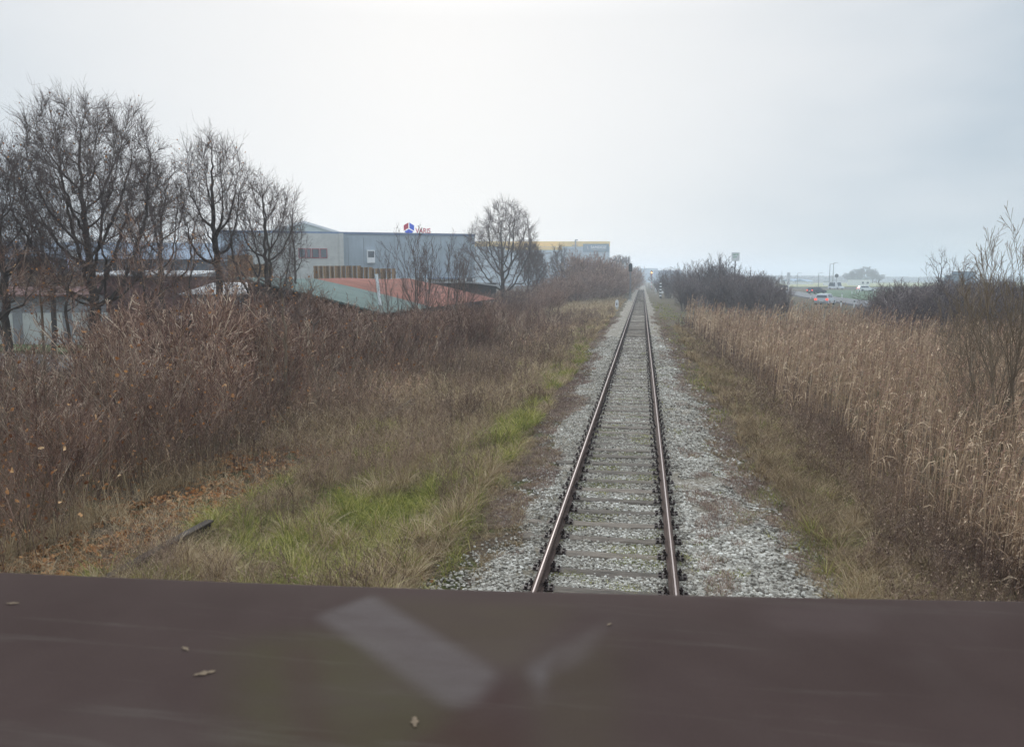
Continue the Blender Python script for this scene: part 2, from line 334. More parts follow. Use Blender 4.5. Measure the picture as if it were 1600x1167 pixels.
for pts, cc, amt, sf in [([(365,1000),(560,985),(800,1180),(370,1200)], (.055,.047,.024), .75, .09), ([(590,935),(900,945),(800,1050),(770,1045)], (.064,.050,.032), .55, .06), ([(820,1040),(960,985),(975,1200),(845,1200)], (.060,.048,.030), .45, .06),
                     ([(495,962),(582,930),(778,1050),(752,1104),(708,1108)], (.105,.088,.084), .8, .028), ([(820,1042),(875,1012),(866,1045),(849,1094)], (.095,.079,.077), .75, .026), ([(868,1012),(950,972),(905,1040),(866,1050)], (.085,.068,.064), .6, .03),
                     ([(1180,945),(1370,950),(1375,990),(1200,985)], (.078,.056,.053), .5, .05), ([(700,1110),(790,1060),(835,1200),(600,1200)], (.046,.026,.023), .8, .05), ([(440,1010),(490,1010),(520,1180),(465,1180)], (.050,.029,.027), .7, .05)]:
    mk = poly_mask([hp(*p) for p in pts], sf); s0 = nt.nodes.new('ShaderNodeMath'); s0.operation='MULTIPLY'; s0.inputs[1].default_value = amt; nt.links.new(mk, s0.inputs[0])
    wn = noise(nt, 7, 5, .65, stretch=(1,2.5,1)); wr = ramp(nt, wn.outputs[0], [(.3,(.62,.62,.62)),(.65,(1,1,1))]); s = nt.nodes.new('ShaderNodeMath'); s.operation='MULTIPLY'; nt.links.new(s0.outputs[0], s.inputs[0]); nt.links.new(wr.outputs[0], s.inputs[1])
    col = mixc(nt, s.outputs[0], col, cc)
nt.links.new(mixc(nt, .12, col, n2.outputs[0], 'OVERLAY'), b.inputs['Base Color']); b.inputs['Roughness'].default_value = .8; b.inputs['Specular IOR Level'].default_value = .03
n3 = noise(nt, 5, 6, .7, stretch=(.25,3,1)); dr = ramp(nt, n3.outputs[0], [(.56,(0,0,0)),(.72,(.22,.22,.22))]); n4 = noise(nt, 1.1, 5, .65, dist=1.5); d4 = ramp(nt, n4.outputs[0], [(.52,(0,0,0)),(.72,(.2,.2,.2))])
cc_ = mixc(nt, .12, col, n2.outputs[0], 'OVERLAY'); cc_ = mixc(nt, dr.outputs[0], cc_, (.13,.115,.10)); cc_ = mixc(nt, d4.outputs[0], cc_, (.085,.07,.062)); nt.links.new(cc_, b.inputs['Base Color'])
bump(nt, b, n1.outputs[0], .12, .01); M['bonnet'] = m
edge = [GP(px,py,HZ) for px,py in [(-500,858),(-200,874),(0,883),(250,894),(500,903),(750,911),(1000,917),(1250,922),(1500,926),(1800,930),(2300,934)]]
ex = np.array([e[0] for e in edge]); ey = np.array([e[1] for e in edge])
xx = np.linspace(ex.min(), ex.max(), 60); ye = np.interp(xx, ex, ey); ye = np.convolve(np.pad(ye,4,'edge'), np.ones(9)/9, 'valid')
rows = []
for v in np.linspace(0, 1, 14): rows.append(np.stack([xx, .16+(ye-.06-.16)*v, np.full_like(xx, HZ)], 1))
for th in np.linspace(10, 90, 8): rows.append(np.stack([xx, ye-.06+.06*sin(R(th)), np.full_like(xx, HZ-.06+.06*cos(R(th)))], 1))
rows.append(np.stack([xx, ye, np.full_like(xx, HZ-1.1)], 1))
for rr_ in [(.16, HZ-1.1)]: rows.append(np.stack([xx, np.full_like(xx, rr_[0]), np.full_like(xx, rr_[1])], 1))
G_ = np.array(rows); idx = np.arange(G_.shape[0]*60).reshape(-1,60)
f = np.stack([idx[:-1,:-1],idx[:-1,1:],idx[1:,1:],idx[1:,:-1]],-1).reshape(-1,4)
f2 = np.stack([idx[-1,:-1],idx[-1,1:],idx[0,1:],idx[0,:-1]],-1)
a = Acc(); a.add(G_, np.vstack([f,f2])); a.add(G_[:,0,:], [tuple(range(G_.shape[0]))]); a.add(G_[:,-1,:], [tuple(range(G_.shape[0]))])
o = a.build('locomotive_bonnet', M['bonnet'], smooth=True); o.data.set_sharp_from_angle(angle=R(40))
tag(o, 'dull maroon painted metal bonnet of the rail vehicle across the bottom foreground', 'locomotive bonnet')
M['dry_leaf'] = plain('dry_leaf', (.15,.105,.065), .8, 0, .3, 60)
for (px,py,sz,rz,lb) in [(320,1052,.032,.6,'tan leaf scrap on the maroon bonnet, larger one left of the pale patch'),(648,1128,.026,1.9,'small tan leaf scrap on the bonnet just below the pale patch'),(20,943,.024,.2,'small leaf scrap near the left end of the maroon bonnet'),(290,1014,.02,2.6,'reddish leaf scrap on the bonnet above the larger one'),(952,976,.014,1,'tiny leaf scrap on the bonnet close under the rails')]:
    p = hp(px,py); a = Acc(); k = 9; t = np.linspace(0,1,k); wv = np.sin(t*pi)**.8*sz*.22*(1+.45*np.sin(t*17)); zc = .001+.0015*np.sin(t*pi)
    v = np.concatenate([np.stack([(t-.5)*sz, wv, zc+.001],1), np.stack([(t-.5)*sz, -wv, zc+.001],1), np.stack([(t-.5)*sz, 0*wv, zc],1)])
    a.add(v, [(i,i+1,2*k+i+1,2*k+i) for i in range(k-1)]+[(2*k+i,2*k+i+1,k+i+1,k+i) for i in range(k-1)])
    o = a.build('dry_leaf', M['dry_leaf']); o.location = (p[0],p[1],HZ+.001); o.rotation_euler = (0,0,rz); o.scale = (1.35,1,.4); tag(o, lb, 'leaf')
# ------------------------------------------------------------------ plants: sampling
def scatter(n, x0, x1, y0, y1, keep=None, pw=1.6):
    """n points, density thinning with distance as y**-pw"""
    u = rng.uniform(0,1,n)
    if abs(pw-1) < 1e-6: y = y0*(y1/y0)**u
    else: q = 1-pw; y = (y0**q + u*(y1**q-y0**q))**(1/q)
    x = rng.uniform(x0, x1, n)
    # only what the photograph could plausibly see (with a margin)
    ok = (x > -1.02*y-2.0) & (x < .56*y+2.0)
    if keep is not None: ok &= keep(x, y)
    x, y = x[ok], y[ok]
    return np.stack([x, y, gz(x,y)], 1)
def dsc(p, d0=12, pw=.8): return np.maximum(1, p[:,1]/d0)**pw
# ---- ballast stones
ico = np.array([(0,0,1),(.894,0,.447),(.276,.851,.447),(-.724,.526,.447),(-.724,-.526,.447),(.276,-.851,.447),(.724,.526,-.447),(-.276,.851,-.447),(-.894,0,-.447),(-.276,-.851,-.447),(.724,-.526,-.447),(0,0,-1)])
icf = np.array([(0,1,2),(0,2,3),(0,3,4),(0,4,5),(0,5,1),(1,6,2),(2,7,3),(3,8,4),(4,9,5),(5,10,1),(2,6,7),(3,7,8),(4,8,9),(5,9,10),(1,10,6),(7,6,11),(8,7,11),(9,8,11),(10,9,11),(6,10,11)])
def stones(acc, pos, size):
    n = len(pos); d = ico[None]*rng.uniform(.72,1.2,(n,12,1)); s = size[:,None,None]*rng.uniform(.6,1.15,(n,1,3)); s[:,:,2] *= .75
    v = d*s; a = rng.uniform(0,2*pi,n); c_, s_ = np.cos(a)[:,None], np.sin(a)[:,None]
    v = np.stack([v[...,0]*c_-v[...,1]*s_, v[...,0]*s_+v[...,1]*c_, v[...,2]], -1) + pos[:,None,:]
    f = (icf[None] + (np.arange(n)*12)[:,None,None]).reshape(-1,3)
    acc.add(v.reshape(-1,3), f, 0, np.repeat(np.clip(rng.beta(2,2,n)+.16*vn(pos[:,0],pos[:,1],.9,63)+.1*vn(pos[:,0],pos[:,1],.25,64)-.10*np.exp(-((np.abs(pos[:,0])-.7535)/.22)**2),0,1), 12))
n = 95000; u = rng.uniform(0,1,n); y = (7.0**-.9 + u*(48.**-.9-7.0**-.9))**(1/-.9); x = rng.uniform(-2.6, 3.1, n)
el, er = edgeL(y), edgeR(y); dd = np.maximum(el-x, x-er)
ok = (rng.uniform(0,1,n) < 1-sstep(-.75, .60, dd-.22*vn(x,y,.35,85))) & (vn(x,y,.55,11)+.25*vn(x,y,.2,12) < .62+.6*(np.abs(x)<.75))
slm = (np.abs(x)<.72) & (np.abs(((y-4.2)/.622)%1 - .0) < .0); x, y = x[ok], y[ok]
sy = np.array([s.location.y+5 for s in track.children if s.name.startswith('sleeper')][:100]); 
dist_s = np.min(np.abs(y[:,None]-sy[None,:]), axis=1) if len(y) < 200000 else 1
ok = ~((dist_s < .095) & (np.abs(x) < .98) & (rng.uniform(0,1,len(y)) > .035)); x, y = x[ok], y[ok]
ok = np.abs(np.abs(x)-.7535) > .06; x, y = x[ok], y[ok]
z = np.maximum(bz(x,y), gz(x,y)+.005)+rng.uniform(-.004,.014,len(x)); a = Acc()
stones(a, np.stack([x,y,z],1), rng.uniform(.013,.027,len(x))*np.maximum(1,y/16)**.7*(1+.35*(x>1))); o = a.build('ballast_stones', M['stone']); tag(o, 'pale grey crushed stone ballast around the rails and sleepers', 'ballast', kind='stuff')
# ---- low brown mats of dead stonecrop along the ballast edges, thin moss between rails
def matpatch(p, h, per, acc, wd=.006, lean=.9):
    q = np.repeat(p, per, 0); n = len(q); q[:,:2] += rng.normal(0,.035,(n,2))*1.0
    sc = dsc(q); blades(acc, q, h*rng.uniform(.5,1.2,n), wd*sc, rng.uniform(.2,lean,n), 3, 0, np.clip(rng.beta(2,2.2,n)+.25*vn(q[:,0],q[:,1],.6,14),0,1), droop=.5)
a = Acc()
p = scatter(90000, -4.2, -1.1, 7, 75, lambda x,y: (x>edgeL(y)-1.25-.4*vn(x,y,1,15)) & (x<edgeL(y)+.30+.3*vn(x,y,.5,80)) & (vn(x,y,.8,13)+.4*vn(x,y,.25,3)>-.30)); p[:,2] = np.maximum(p[:,2], bz(p[:,0],p[:,1])-.01); matpatch(p, .07, 3, a)
p = scatter(60000, 1.0, 4.4, 7, 75, lambda x,y: (x<edgeR(y)+.9+.4*vn(x,y,1,15)) & (x>1.1) & (vn(x,y,.6,13)+.5*vn(x,y,.22,3)>.30-.9*sstep(-.35,.2,x-edgeR(y)))); p[:,2] = np.maximum(p[:,2], bz(p[:,0],p[:,1])); matpatch(p, .085, 3, a)
tag(a.build('dead_moss', M['moss']), 'low purplish brown mats of dead stonecrop creeping over the ballast edges', 'ground cover', kind='stuff')
a = Acc()
p = scatter(22000, -.72, .72, 7, 45, lambda x,y: vn(x,y,.5,17)+.5*vn(x,y,.15,18)>.30); p[:,2] = bz(p[:,0],p[:,1])+.005; matpatch(p, .028, 3, a, .007)
p = scatter(9000, .85, 2.2, 7, 60, lambda x,y: vn(x,y,.5,19)+.3*vn(x,y,.15,18)>.5); p[:,2] = bz(p[:,0],p[:,1])+.01; matpatch(p, .04, 3, a, .007)
tag(a.build('track_moss', M['grass_green']), 'sparse yellow green moss growing between and beside the rails', 'moss', kind='stuff')
# ---- grass on the left verge
def grass(name, n, region, hgt, mat, lb, per=4, wd=.006, lean=(.3,1.3), keep=None, tb=0, pw=1.6, spread=.06, droop=.45, cat='grass', tw=(2,2)):
    a = Acc(); p = scatter(n, *region, keep, pw); q = np.repeat(p, per, 0); m_ = len(q); q[:,:2] += rng.normal(0,spread,(m_,2)); q[:,2] = gz(q[:,0],q[:,1])-.02
    sc = dsc(q); hh = hgt*rng.uniform(.45,1.15,m_)*(1+.35*vn(q[:,0],q[:,1],1.5,21))
    blades(a, q, hh, wd*sc*rng.uniform(.6,1.3,m_), rng.uniform(*lean,m_), 5, 0, np.clip(rng.beta(*tw,m_)+tb+.2*vn(q[:,0],q[:,1],.9,22),0,1), droop=droop)
    return tag(a.build(name, M[mat]), lb, cat, kind='stuff')
grass('green_grass', 20000, (-6.6,-1.9,7,80), .30, 'grass_green', 'green and yellowing grass on the verge left of the ballast', keep=lambda x,y: (vn(x,y,1.5,24)+.35*vn(x,y,.5,25) > .02+.25*sstep(-3.6,-2.2,x)) & (x<edgeL(y)-.15))
def tufts(name, n, region, hgt, mat, lb, per, keep, tb=0, wd=.008, pw=1.5, rad=.05, lean=(.15,1.15)):
    a = Acc(); p = scatter(n, *region, keep, pw); sc0 = rng.uniform(.55,1.3,len(p)); tc0 = rng.uniform(-.22,.22,len(p)); q = np.repeat(p,per,0); m_ = len(q); s0 = np.repeat(sc0,per); dr = azv(m_); rr_ = rng.uniform(0,1,m_)**.7
    q = q + dr*(rad*s0*rr_)[:,None]; q[:,2] = gz(q[:,0],q[:,1])-.02; bias = np.repeat(azv(len(p))*rng.uniform(0,.7,(len(p),1)),per,0); az = dr+bias+azv(m_)*.35; az /= np.linalg.norm(az,axis=1,keepdims=True)
    blades(a, q, hgt*s0*rng.uniform(.6,1.1,m_), wd*dsc(q)*rng.uniform(.7,1.3,m_), lean[0]+(lean[1]-lean[0])*rr_*rng.uniform(.5,1.2,m_), 6, 0, np.clip(rng.beta(2.2,2.2,m_)+tb+np.repeat(tc0,per),0,1), droop=.5, az=az)
    return tag(a.build(name, M[mat]), lb, 'grass', kind='stuff')
tufts('tall_yellow_grass', 1700, (-6.4,-2.3,7.6,60), .50, 'grass_green', 'bright yellow green grass tufts dotted over the left verge', 55, lambda x,y: (vn(x,y,1.25,27) > .1)&(x<edgeL(y)-.35), tb=.10)
tufts('strip_tufts', 1000, (-4.9,-2.1,9,48), .38, 'grass_green', 'yellow green tufts in the strip just left of the ballast mats', 45, lambda x,y: (vn(x,y,1.6,90) > -.15)&(x<edgeL(y)-.4), tb=.08)
tufts('straw_tufts', 2600, (-8.2,-2.2,7.6,90), .55, 'grass_dry', 'bleached straw tufts arching over the left verge', 45, lambda x,y: (vn(x,y,1.1,65) > .0)&(x<edgeL(y)-.4)&~((x<-6.1)&(x>-8.1)&(y<20)), tb=.05)
tufts('right_tufts', 1500, (2.4,6.2,7.6,60), .36, 'grass_dry', 'small straw and brown tufts between the ballast and the reeds', 35, lambda x,y: (vn(x,y,.9,66) > -.1)&(x>edgeR(y)+.1), tb=-.12)
tufts('shoulder_tufts', 4200, (-3.2,3.2,7.4,60), .15, 'grass_dry', 'small dead tufts breaking up both shoulders of the ballast', 26, lambda x,y: (np.abs(x)>1.15)&((x<edgeL(y)+.45)|(x>edgeR(y)-.75))&(vn(x,y,.5,81)>-.05), tb=-.12, wd=.005, lean=(.3,1.5))
tufts('right_green_tufts', 220, (2.4,6.8,7.6,40), .30, 'grass_green', 'scattered yellow green tufts right of the ballast', 30, lambda x,y: (vn(x,y,1.3,67) > .35)&(x>edgeR(y)+.1), tb=.0)
grass('dry_grass', 60000, (-8.6,-2.0,7,150), .36, 'grass_dry', 'matted dry straw coloured grass along the left verge', keep=lambda x,y: (vn(x,y,1.4,29)+.4*vn(x,y,.45,30) > -.35) & (x<edgeL(y)-.5) & ~((x<-6.1)&(x>-8.1)&(y<24)&(rng.uniform(0,1,len(x))>.22)))
grass('dry_tussocks', 30000, (-20,-3,16,170), .85, 'grass_dry', 'taller straw tussocks farther up the left side of the line', keep=lambda x,y: (vn(x,y,3.0,31) > -.45) & (x < edgeL(y)-1.6) & (x > -4-y*.25), wd=.009, per=5, pw=1.3)
grass('verge_grass', 7000, (1.9,5.2,7,120), .22, 'grass_green', 'short olive grass along the right edge of the ballast', keep=lambda x,y: (vn(x,y,1.3,33)+.5*vn(x,y,.4,34) > -.05) & (x>edgeR(y)+.05) & (x < 4.1+.4*vn(x,y,2,35)), wd=.006)
grass('verge_tangle', 26000, (2.7,5.6,7,60), .34, 'grass_dry', 'matted brown and straw stalks between the ballast and the dark weeds on the right', keep=lambda x,y: (x>edgeR(y)+.05) & (x<5.0+.5*vn(x,y,2,35)) & (vn(x,y,1.0,70)>-.7), wd=.006, tb=-.2, lean=(.3,1.4))
grass('olive_growth', 2600, (2.9,6,7,50), .32, 'grass_green', 'olive leafy growth mixed into the weeds right of the ballast', keep=lambda x,y: (x>edgeR(y)+.35) & (vn(x,y,1.1,71)>.15), wd=.012, tb=-.05, lean=(.4,1.5))
grass('herb_patch', 4500, (2.9,8.5,7,16), .16, 'herb', 'bright green nettles and herbs at the foot of the reeds', keep=lambda x,y: (vn(x,y,.9,36)+.4*vn(x,y,.3,37) > -.1) & (x>edgeR(y)+.3), per=5, wd=.02, lean=(.5,1.8), pw=2.2)
# ---- bushy dark weeds : stems with side sprigs, made in bulk
def sprigs(acc, p, h, stem_r, nside, side_len, upc=.7, lean=.25, heads=0, tb=0, k=5, sub=0, m=0, hm=0, hs=.012, headtint=(.3,.9), curl=.12):
    n = len(p); sc = dsc(p, 14, .75); t = np.clip(rng.beta(2,2,n)+tb+.36*vn(p[:,0],p[:,1],1.6,39)-.16*sstep(-8.5,-11,p[:,0])*0,0,1)
    tt = np.linspace(0,1,k); d = azv(n); wig = rng.normal(0,curl,(n,k,3)); wig[:,0]=0; wig[...,2]=0
    P = p[:,None,:]+ (lean*rng.uniform(.1,1,n)*h)[:,None,None]*(tt[None,:,None]**1.5)*d[:,None,:] + wig*(h*.25)[:,None,None]*tt[None,:,None]
    P[...,2] += h[:,None]*tt[None,:]
    acc.tubes(P, (stem_r*sc)[:,None]*(1-.65*tt)[None,:], 3, m, t)
    def side(P, h, t, sc, ns, sl, sr):
        n, k, _ = P.shape; ts = rng.uniform(.25,1,(n,ns)); fi = ts*(k-1); i0 = np.minimum(fi.astype(int),k-2); fr = (fi-i0)[...,None]
        ar = np.arange(n)[:,None]; base = P[ar,i0]*(1-fr)+P[ar,i0+1]*fr; base = base.reshape(-1,3); nn = len(base)
        tn = (P[ar,i0+1]-P[ar,i0]).reshape(-1,3); tn /= np.linalg.norm(tn,axis=1,keepdims=True)+1e-9
        dirv = tn*upc + azv(nn)*(1-upc*.5) + rng.normal(0,.12,(nn,3)); dirv /= np.linalg.norm(dirv,axis=1,keepdims=True)
        ln = np.repeat(h,ns)*sl*(1.15-.6*ts.reshape(-1))*rng.uniform(.5,1.3,nn)
        kk = 3; u = np.linspace(0,1,kk); Q = base[:,None,:]+dirv[:,None,:]*(ln[:,None]*u[None,:])[...,None]
        Q[...,2] += (ln[:,None]*.18*u[None,:]**2); Q[:,1] += rng.normal(0,.05,(nn,3))*ln[:,None]
        t2 = np.clip(np.repeat(t,ns)+rng.normal(0,.08,nn),0,1); s2 = np.repeat(sc,ns)
        acc.tubes(Q, (sr*s2)[:,None]*(1-.6*u)[None,:], 3, m, t2)
        return Q, ln, t2, s2
    Q, ln, t2, s2 = side(P, h, t, sc, nside, side_len, stem_r*.55)
    if sub: Q2, ln2, t3, s3 = side(Q, ln, t2, s2, sub, .55, stem_r*.38)
    if heads:
        E = (Q2 if sub else Q)[:,-1]; s4 = s3 if sub else s2; sel = rng.uniform(0,1,len(E)) < heads; E = E[sel]; s4 = s4[sel]; nh = len(E)
        if nh:
            u = np.linspace(-.5,1,3); ax = azv(nh)*.5; ax[:,2] = rng.uniform(-.6,.8,nh); sd_ = azv(nh)
            Pq = E[:,None,:]+ax[:,None,:]*(hs*2*s4)[:,None,None]*u[None,:,None]
            acc.ribbons(Pq, (hs*s4)[:,None]*np.array([.5,1.1,.4])[None,:], sd_, hm, rng.uniform(*headtint,nh))
    return P
a = Acc()
p = scatter(8500, 2.6, 8.5, 7.5, 70, lambda x,y: (x > 3.3+1.1*vn(x,y,1.7,41)+.5*vn(x,y,.5,72)) & (x < 6.6+.9*vn(x,y,2,42)) & (vn(x,y,.9,73)>-.55), 1.7)
sprigs(a, p, rng.uniform(.2,.8,len(p))*(.45+.75*sstep(2.6,5.5,p[:,0])), .0028, 7, .42, .75, .5, heads=.35, sub=3, tb=-.05, hs=.014, m=0, hm=1, headtint=(0,1))
tag(a.build('bramble_weeds', [M['weed'], M['weed']]), 'tangled dark purplish bramble and weed growth in front of the reeds', 'weeds', kind='stuff')
a = Acc()
p = scatter(9500, -9.5, -2.3, 7.5, 90, lambda x,y: (vn(x,y,1.3,44)+.3*vn(x,y,.4,45)> .15) & (x<edgeL(y)-.5) & ~((x<-6.0)&(x>-8.1)&(y<20)), 1.5)
sprigs(a, p, rng.uniform(.25,.9,len(p)), .0026, 7, .38, .8, .35, heads=.35, sub=2, tb=.02, hs=.013, hm=0)
tag(a.build('withered_weeds', M['weed']), 'withered brown herb stalks scattered through the left verge grass', 'weeds', kind='stuff')
a = Acc(); p = scatter(900, -9, -2.6, 8, 45, lambda x,y: (vn(x,y,.8,76)>.55)&(x<edgeL(y)-.5), 1.3)
sprigs(a, p, rng.uniform(.55,1.15,len(p)), .0042, 9, .22, .85, .18, heads=.8, sub=2, tb=-.12, hs=.017)
tag(a.build('dock_stalks', M['weed']), 'clumps of upright dark reddish brown dock stalks standing in the left verge', 'weeds', kind='stuff')
a = Acc(); p = scatter(5200, -11, -3.0, 13, 75, lambda x,y: (x < -3.6+.6*vn(x,y,1.5,82)) & (vn(x,y,1.2,83)>-.25), 1.3)
sprigs(a, p, rng.uniform(.4,1.15,len(p)), .0034, 8, .30, .8, .3, heads=.6, sub=2, tb=.02, hs=.016, headtint=(.1,1))
tag(a.build('brown_weed_stand', M['weed']), 'knee high stand of dead brown weeds between the grass and the left scrub', 'weeds', kind='stuff')
# ---- reed bed
def reeds(name, n, region, keep, hgt, lb, pw=1.25, kind='stuff', leafn=3, tb=0.0):
    a = Acc(); p = scatter(n, *region, keep, pw); n = len(p); sc = dsc(p, 13, .78); h = hgt*rng.uniform(.62,1.12,n)*(.62+.38*sstep(4.2,6.6,p[:,0]+.6*vn(p[:,0],p[:,1],1.2,75)+.03*p[:,1]))*(1+.16*vn(p[:,0],p[:,1],3,47)+.10*vn(p[:,0],p[:,1],.9,91))
    wind = np.stack([np.full(n,.8)+rng.normal(0,.5,n), rng.normal(0,.6,n), np.zeros(n)],1); wind /= np.linalg.norm(wind,axis=1,keepdims=True)+1e-6
    t = np.clip(rng.beta(2,2,n)+tb+.15*vn(p[:,0],p[:,1],1.5,48),0,1); k = 5; tt = np.linspace(0,1,k)
    lean = rng.uniform(.0,.16,n); bad = rng.uniform(0,1,n) < .14; lean[bad] = rng.uniform(.3,.9,bad.sum())
    P = p[:,None,:] + (lean*h)[:,None,None]*(tt[None,:,None]**2)*wind[:,None,:]; P = P.copy(); P[...,2] += h[:,None]*(tt[None,:]-.35*lean[:,None]*tt[None,:]**3) - .05
    a.tubes(P, (.0052*sc)[:,None]*(1-.45*tt)[None,:], 3, 0, t)
    top = P[:,-1]
    # leaves
    for j in range(leafn):
        s = rng.uniform(.25,.88,n); i0 = np.minimum((s*(k-1)).astype(int),k-2); fr = (s*(k-1)-i0)[:,None]; b0 = P[np.arange(n),i0]*(1-fr)+P[np.arange(n),i0+1]*fr
        ll = rng.uniform(.22,.48,n); dv = azv(n)*.75+wind*.45; u = np.linspace(0,1,4); upk = rng.uniform(.2,.9,n)
        Q = b0[:,None,:]+dv[:,None,:]*(ll[:,None]*u[None,:])[...,None]*.75; Q[...,2] += (ll*upk)[:,None]*u[None,:]-(ll*1.0)[:,None]*u[None,:]**2.2
        sdv = np.cross(dv, (0,0,1.)); sdv /= np.linalg.norm(sdv,axis=1,keepdims=True)+1e-6
        sdv = sdv*.7+azv(n)*.4; sdv[:,2] += rng.normal(0,.4,n)
        a.ribbons(Q, (.019*sc*rng.uniform(.5,1.1,n))[:,None]*np.array([.5,1,.8,.15])[None,:], sdv, 0, np.clip(t+rng.normal(0,.12,n),0,1))
    # plumes: drooping one-sided panicles
    has = rng.uniform(0,1,n) < .86; tp = top[has]; wn = wind[has]; sp = sc[has]**.8; m_ = len(tp); tpt = np.clip(rng.beta(1.6,2.2,m_)+.12*(rng.uniform(0,1,m_)<.12),0,1)
    L0 = rng.uniform(.13,.26,m_)*(sp**.25)
    for j in range(6):
        s = j/5.; b0 = tp + np.array([0,0,1.])*(L0*(s-.25))[:,None]*.75 + wn*(L0*s*.35)[:,None]; dv = azv(m_)*.5+wn*.75
        ll = L0*(.75-.45*s); u = np.linspace(0,1,3); Q = b0[:,None,:]+dv[:,None,:]*(ll[:,None]*u[None,:])[...,None]*.5; Q[...,2] += (ll*.55)[:,None]*u[None,:]-(ll*.45)[:,None]*u[None,:]**2
        sdv = azv(m_)*.8; sdv[:,2] = rng.uniform(-.6,.6,m_); a.ribbons(Q, (.030*sp*(1-.3*s))[:,None]*np.array([.45,1,.15])[None,:], sdv, 1, np.clip(tpt+rng.normal(0,.06,m_),0,1))
    return tag(a.build(name, [M['reed_stem'], M['reed_plume']]), lb, 'reeds', kind=kind)
reedkeep = lambda x,y: (x > 4.7+.8*vn(x,y,1.6,50)+.4*vn(x,y,.5,74)+ .7*(1-sstep(8,13,y)) - 1.1*sstep(25,60,y)) & (vn(x,y,1.4,51) > -.95) & (x < 9+.62*y)
reeds('reed_bed', 29000, (3.6,44,8,70), reedkeep, 2.3, 'dense bed of tan dry reeds with drooping feathery plumes right of the line')
p_keep = lambda x,y: (x > 5.6) & (x < 10)
reeds('bent_reeds', 900, (5.2,9,7.8,13), lambda x,y: x>5.0, 1.8, 'loose bent orange brown reeds in the right foreground', pw=1.2, tb=.2, leafn=7)
# tan stalk grass on left (tall grass seen before the thicket)
reeds('tall_dry_stalks', 5500, (-16,-4.0,13,60), lambda x,y: (x < -6.6+.9*vn(x,y,2,53)+.05*(y-13)) & (x > -7.5-.22*y) & (vn(x,y,2.0,54) > -.1), 1.35, 'upright tan stalks of tall dry grass in front of the left thicket', pw=1.3)
# ---- leaf litter
def leaves(acc, pos, size, flat=.5):
    n = len(pos); a1 = azv(n); a1[:,2] = rng.normal(0,flat,n); a1 /= np.linalg.norm(a1,axis=1,keepdims=True); up = rng.normal(0,flat,(n,3)); up[:,2] += 1
    b1 = np.cross(a1, up); b1 /= np.linalg.norm(b1,axis=1,keepdims=True)+1e-6; nn = np.cross(a1,b1); s = size[:,None]
    prof5 = [(-1,0,.1),(-.3,.62,.25),(.5,.55,.05),(1,0,.2),(.45,-.6,.25),(-.35,-.5,.1)]
    v = np.stack([pos+a1*s*x*.5+b1*s*yy*.55+nn*s*z*rng.uniform(-.5,1.3,(n,1)) for x,yy,z in prof5],1)
    acc.add(v.reshape(-1,3), np.arange(n*6).reshape(n,6)[:,[0,1,2,3]], 0, None); 
    acc.t[-1] = np.repeat(rng.beta(1.6,1.6,n),6).astype(np.float32); base = acc.n-n*6
    acc.f.append(np.arange(n*6).reshape(n,6)[:,[0,3,4,5]]+base); acc.m.append(np.zeros(n,np.int32)); acc.v.append(np.zeros((0,3),np.float32)); acc.t.append(np.zeros(0,np.float32))
a = Acc(); p = scatter(13000, -11, -6.0, 7.5, 40, lambda x,y: (x < -6.1+.12*vn(x,y,.6,56)) & (x > -8.5-.5*vn(x,y,1.2,57)) & (vn(x,y,.7,55)>-.75), 1.6); p[:,2] += rng.uniform(.0,.05,len(p)); leaves(a, p, rng.uniform(.06,.13,len(p))*dsc(p,14,.5))
p = scatter(7000, -26, -8, 8, 36, lambda x,y: vn(x,y,1.6,58)>-.2, 1.3); p[:,2] += rng.uniform(0,.06,len(p)); leaves(a, p, rng.uniform(.05,.11,len(p))*dsc(p,14,.5))
p = scatter(500, -6, -2, 8, 20); p[:,2] += .05; leaves(a, p, rng.uniform(.04,.08,len(p)))
tag(a.build('leaf_litter', M['leaf']), 'fallen tan and rust leaves lying along the disused siding', 'leaf litter', kind='stuff')
# ---- left thicket
a = Acc()
keepT = lambda x,y: (x < -7.75-.55*vn(x,y,1.6,60)-.5*sstep(9,14,y)*(1-sstep(14,24,y))+.06*np.clip(y-18,0,40)) & (x > -9-.9*y) & ~((x<-17)&(y>27)&(y<44)) 
p = scatter(9500, -34, -4, 6.8, 60, keepT, 1.25); q_ = p[:,0]/p[:,1]; low_ = 1-.33*sstep(-.70,-.80,q_)*sstep(10,13,p[:,1])-.3*sstep(.06,.03,np.abs(q_+.55))*sstep(13,17,p[:,1]); P = sprigs(a, p, low_*rng.uniform(.8,2.4,len(p))*(1+.38*vn(p[:,0],p[:,1],2.6,61)), .0048, 7, .36, .9, .55, sub=3, tb=-.02, curl=.2)
tag(a.build('scrub_thicket', M['shrub_twig']), 'dense leafless reddish brown scrub covering the ground on the left', 'thicket', kind='stuff')
a = Acc(); n_ = 7500; i = rng.integers(0,len(P),n_); j = rng.integers(1,5,n_); lp = P[i,j]+rng.normal(0,.15,(n_,3)); near = lp[:,1] < 32; lp = lp[near]
leaves(a, lp, rng.uniform(.035,.10,len(lp)), 1.0); tag(a.build('clinging_leaves', M['leaf']), 'rusty dead leaves still clinging to the scrub on the left', 'leaves', kind='stuff')
a = Acc(); p = scatter(1500, -30, -7.6, 8.5, 45, lambda x,y: keepT(x,y)&((x/y>-.72)|(rng.uniform(0,1,len(x))<.75)), 1.3); sprigs(a, p, rng.uniform(1.3,3.0,len(p)), .0072, 5, .26, 1.0, .7, sub=2, tb=.0, curl=.12)
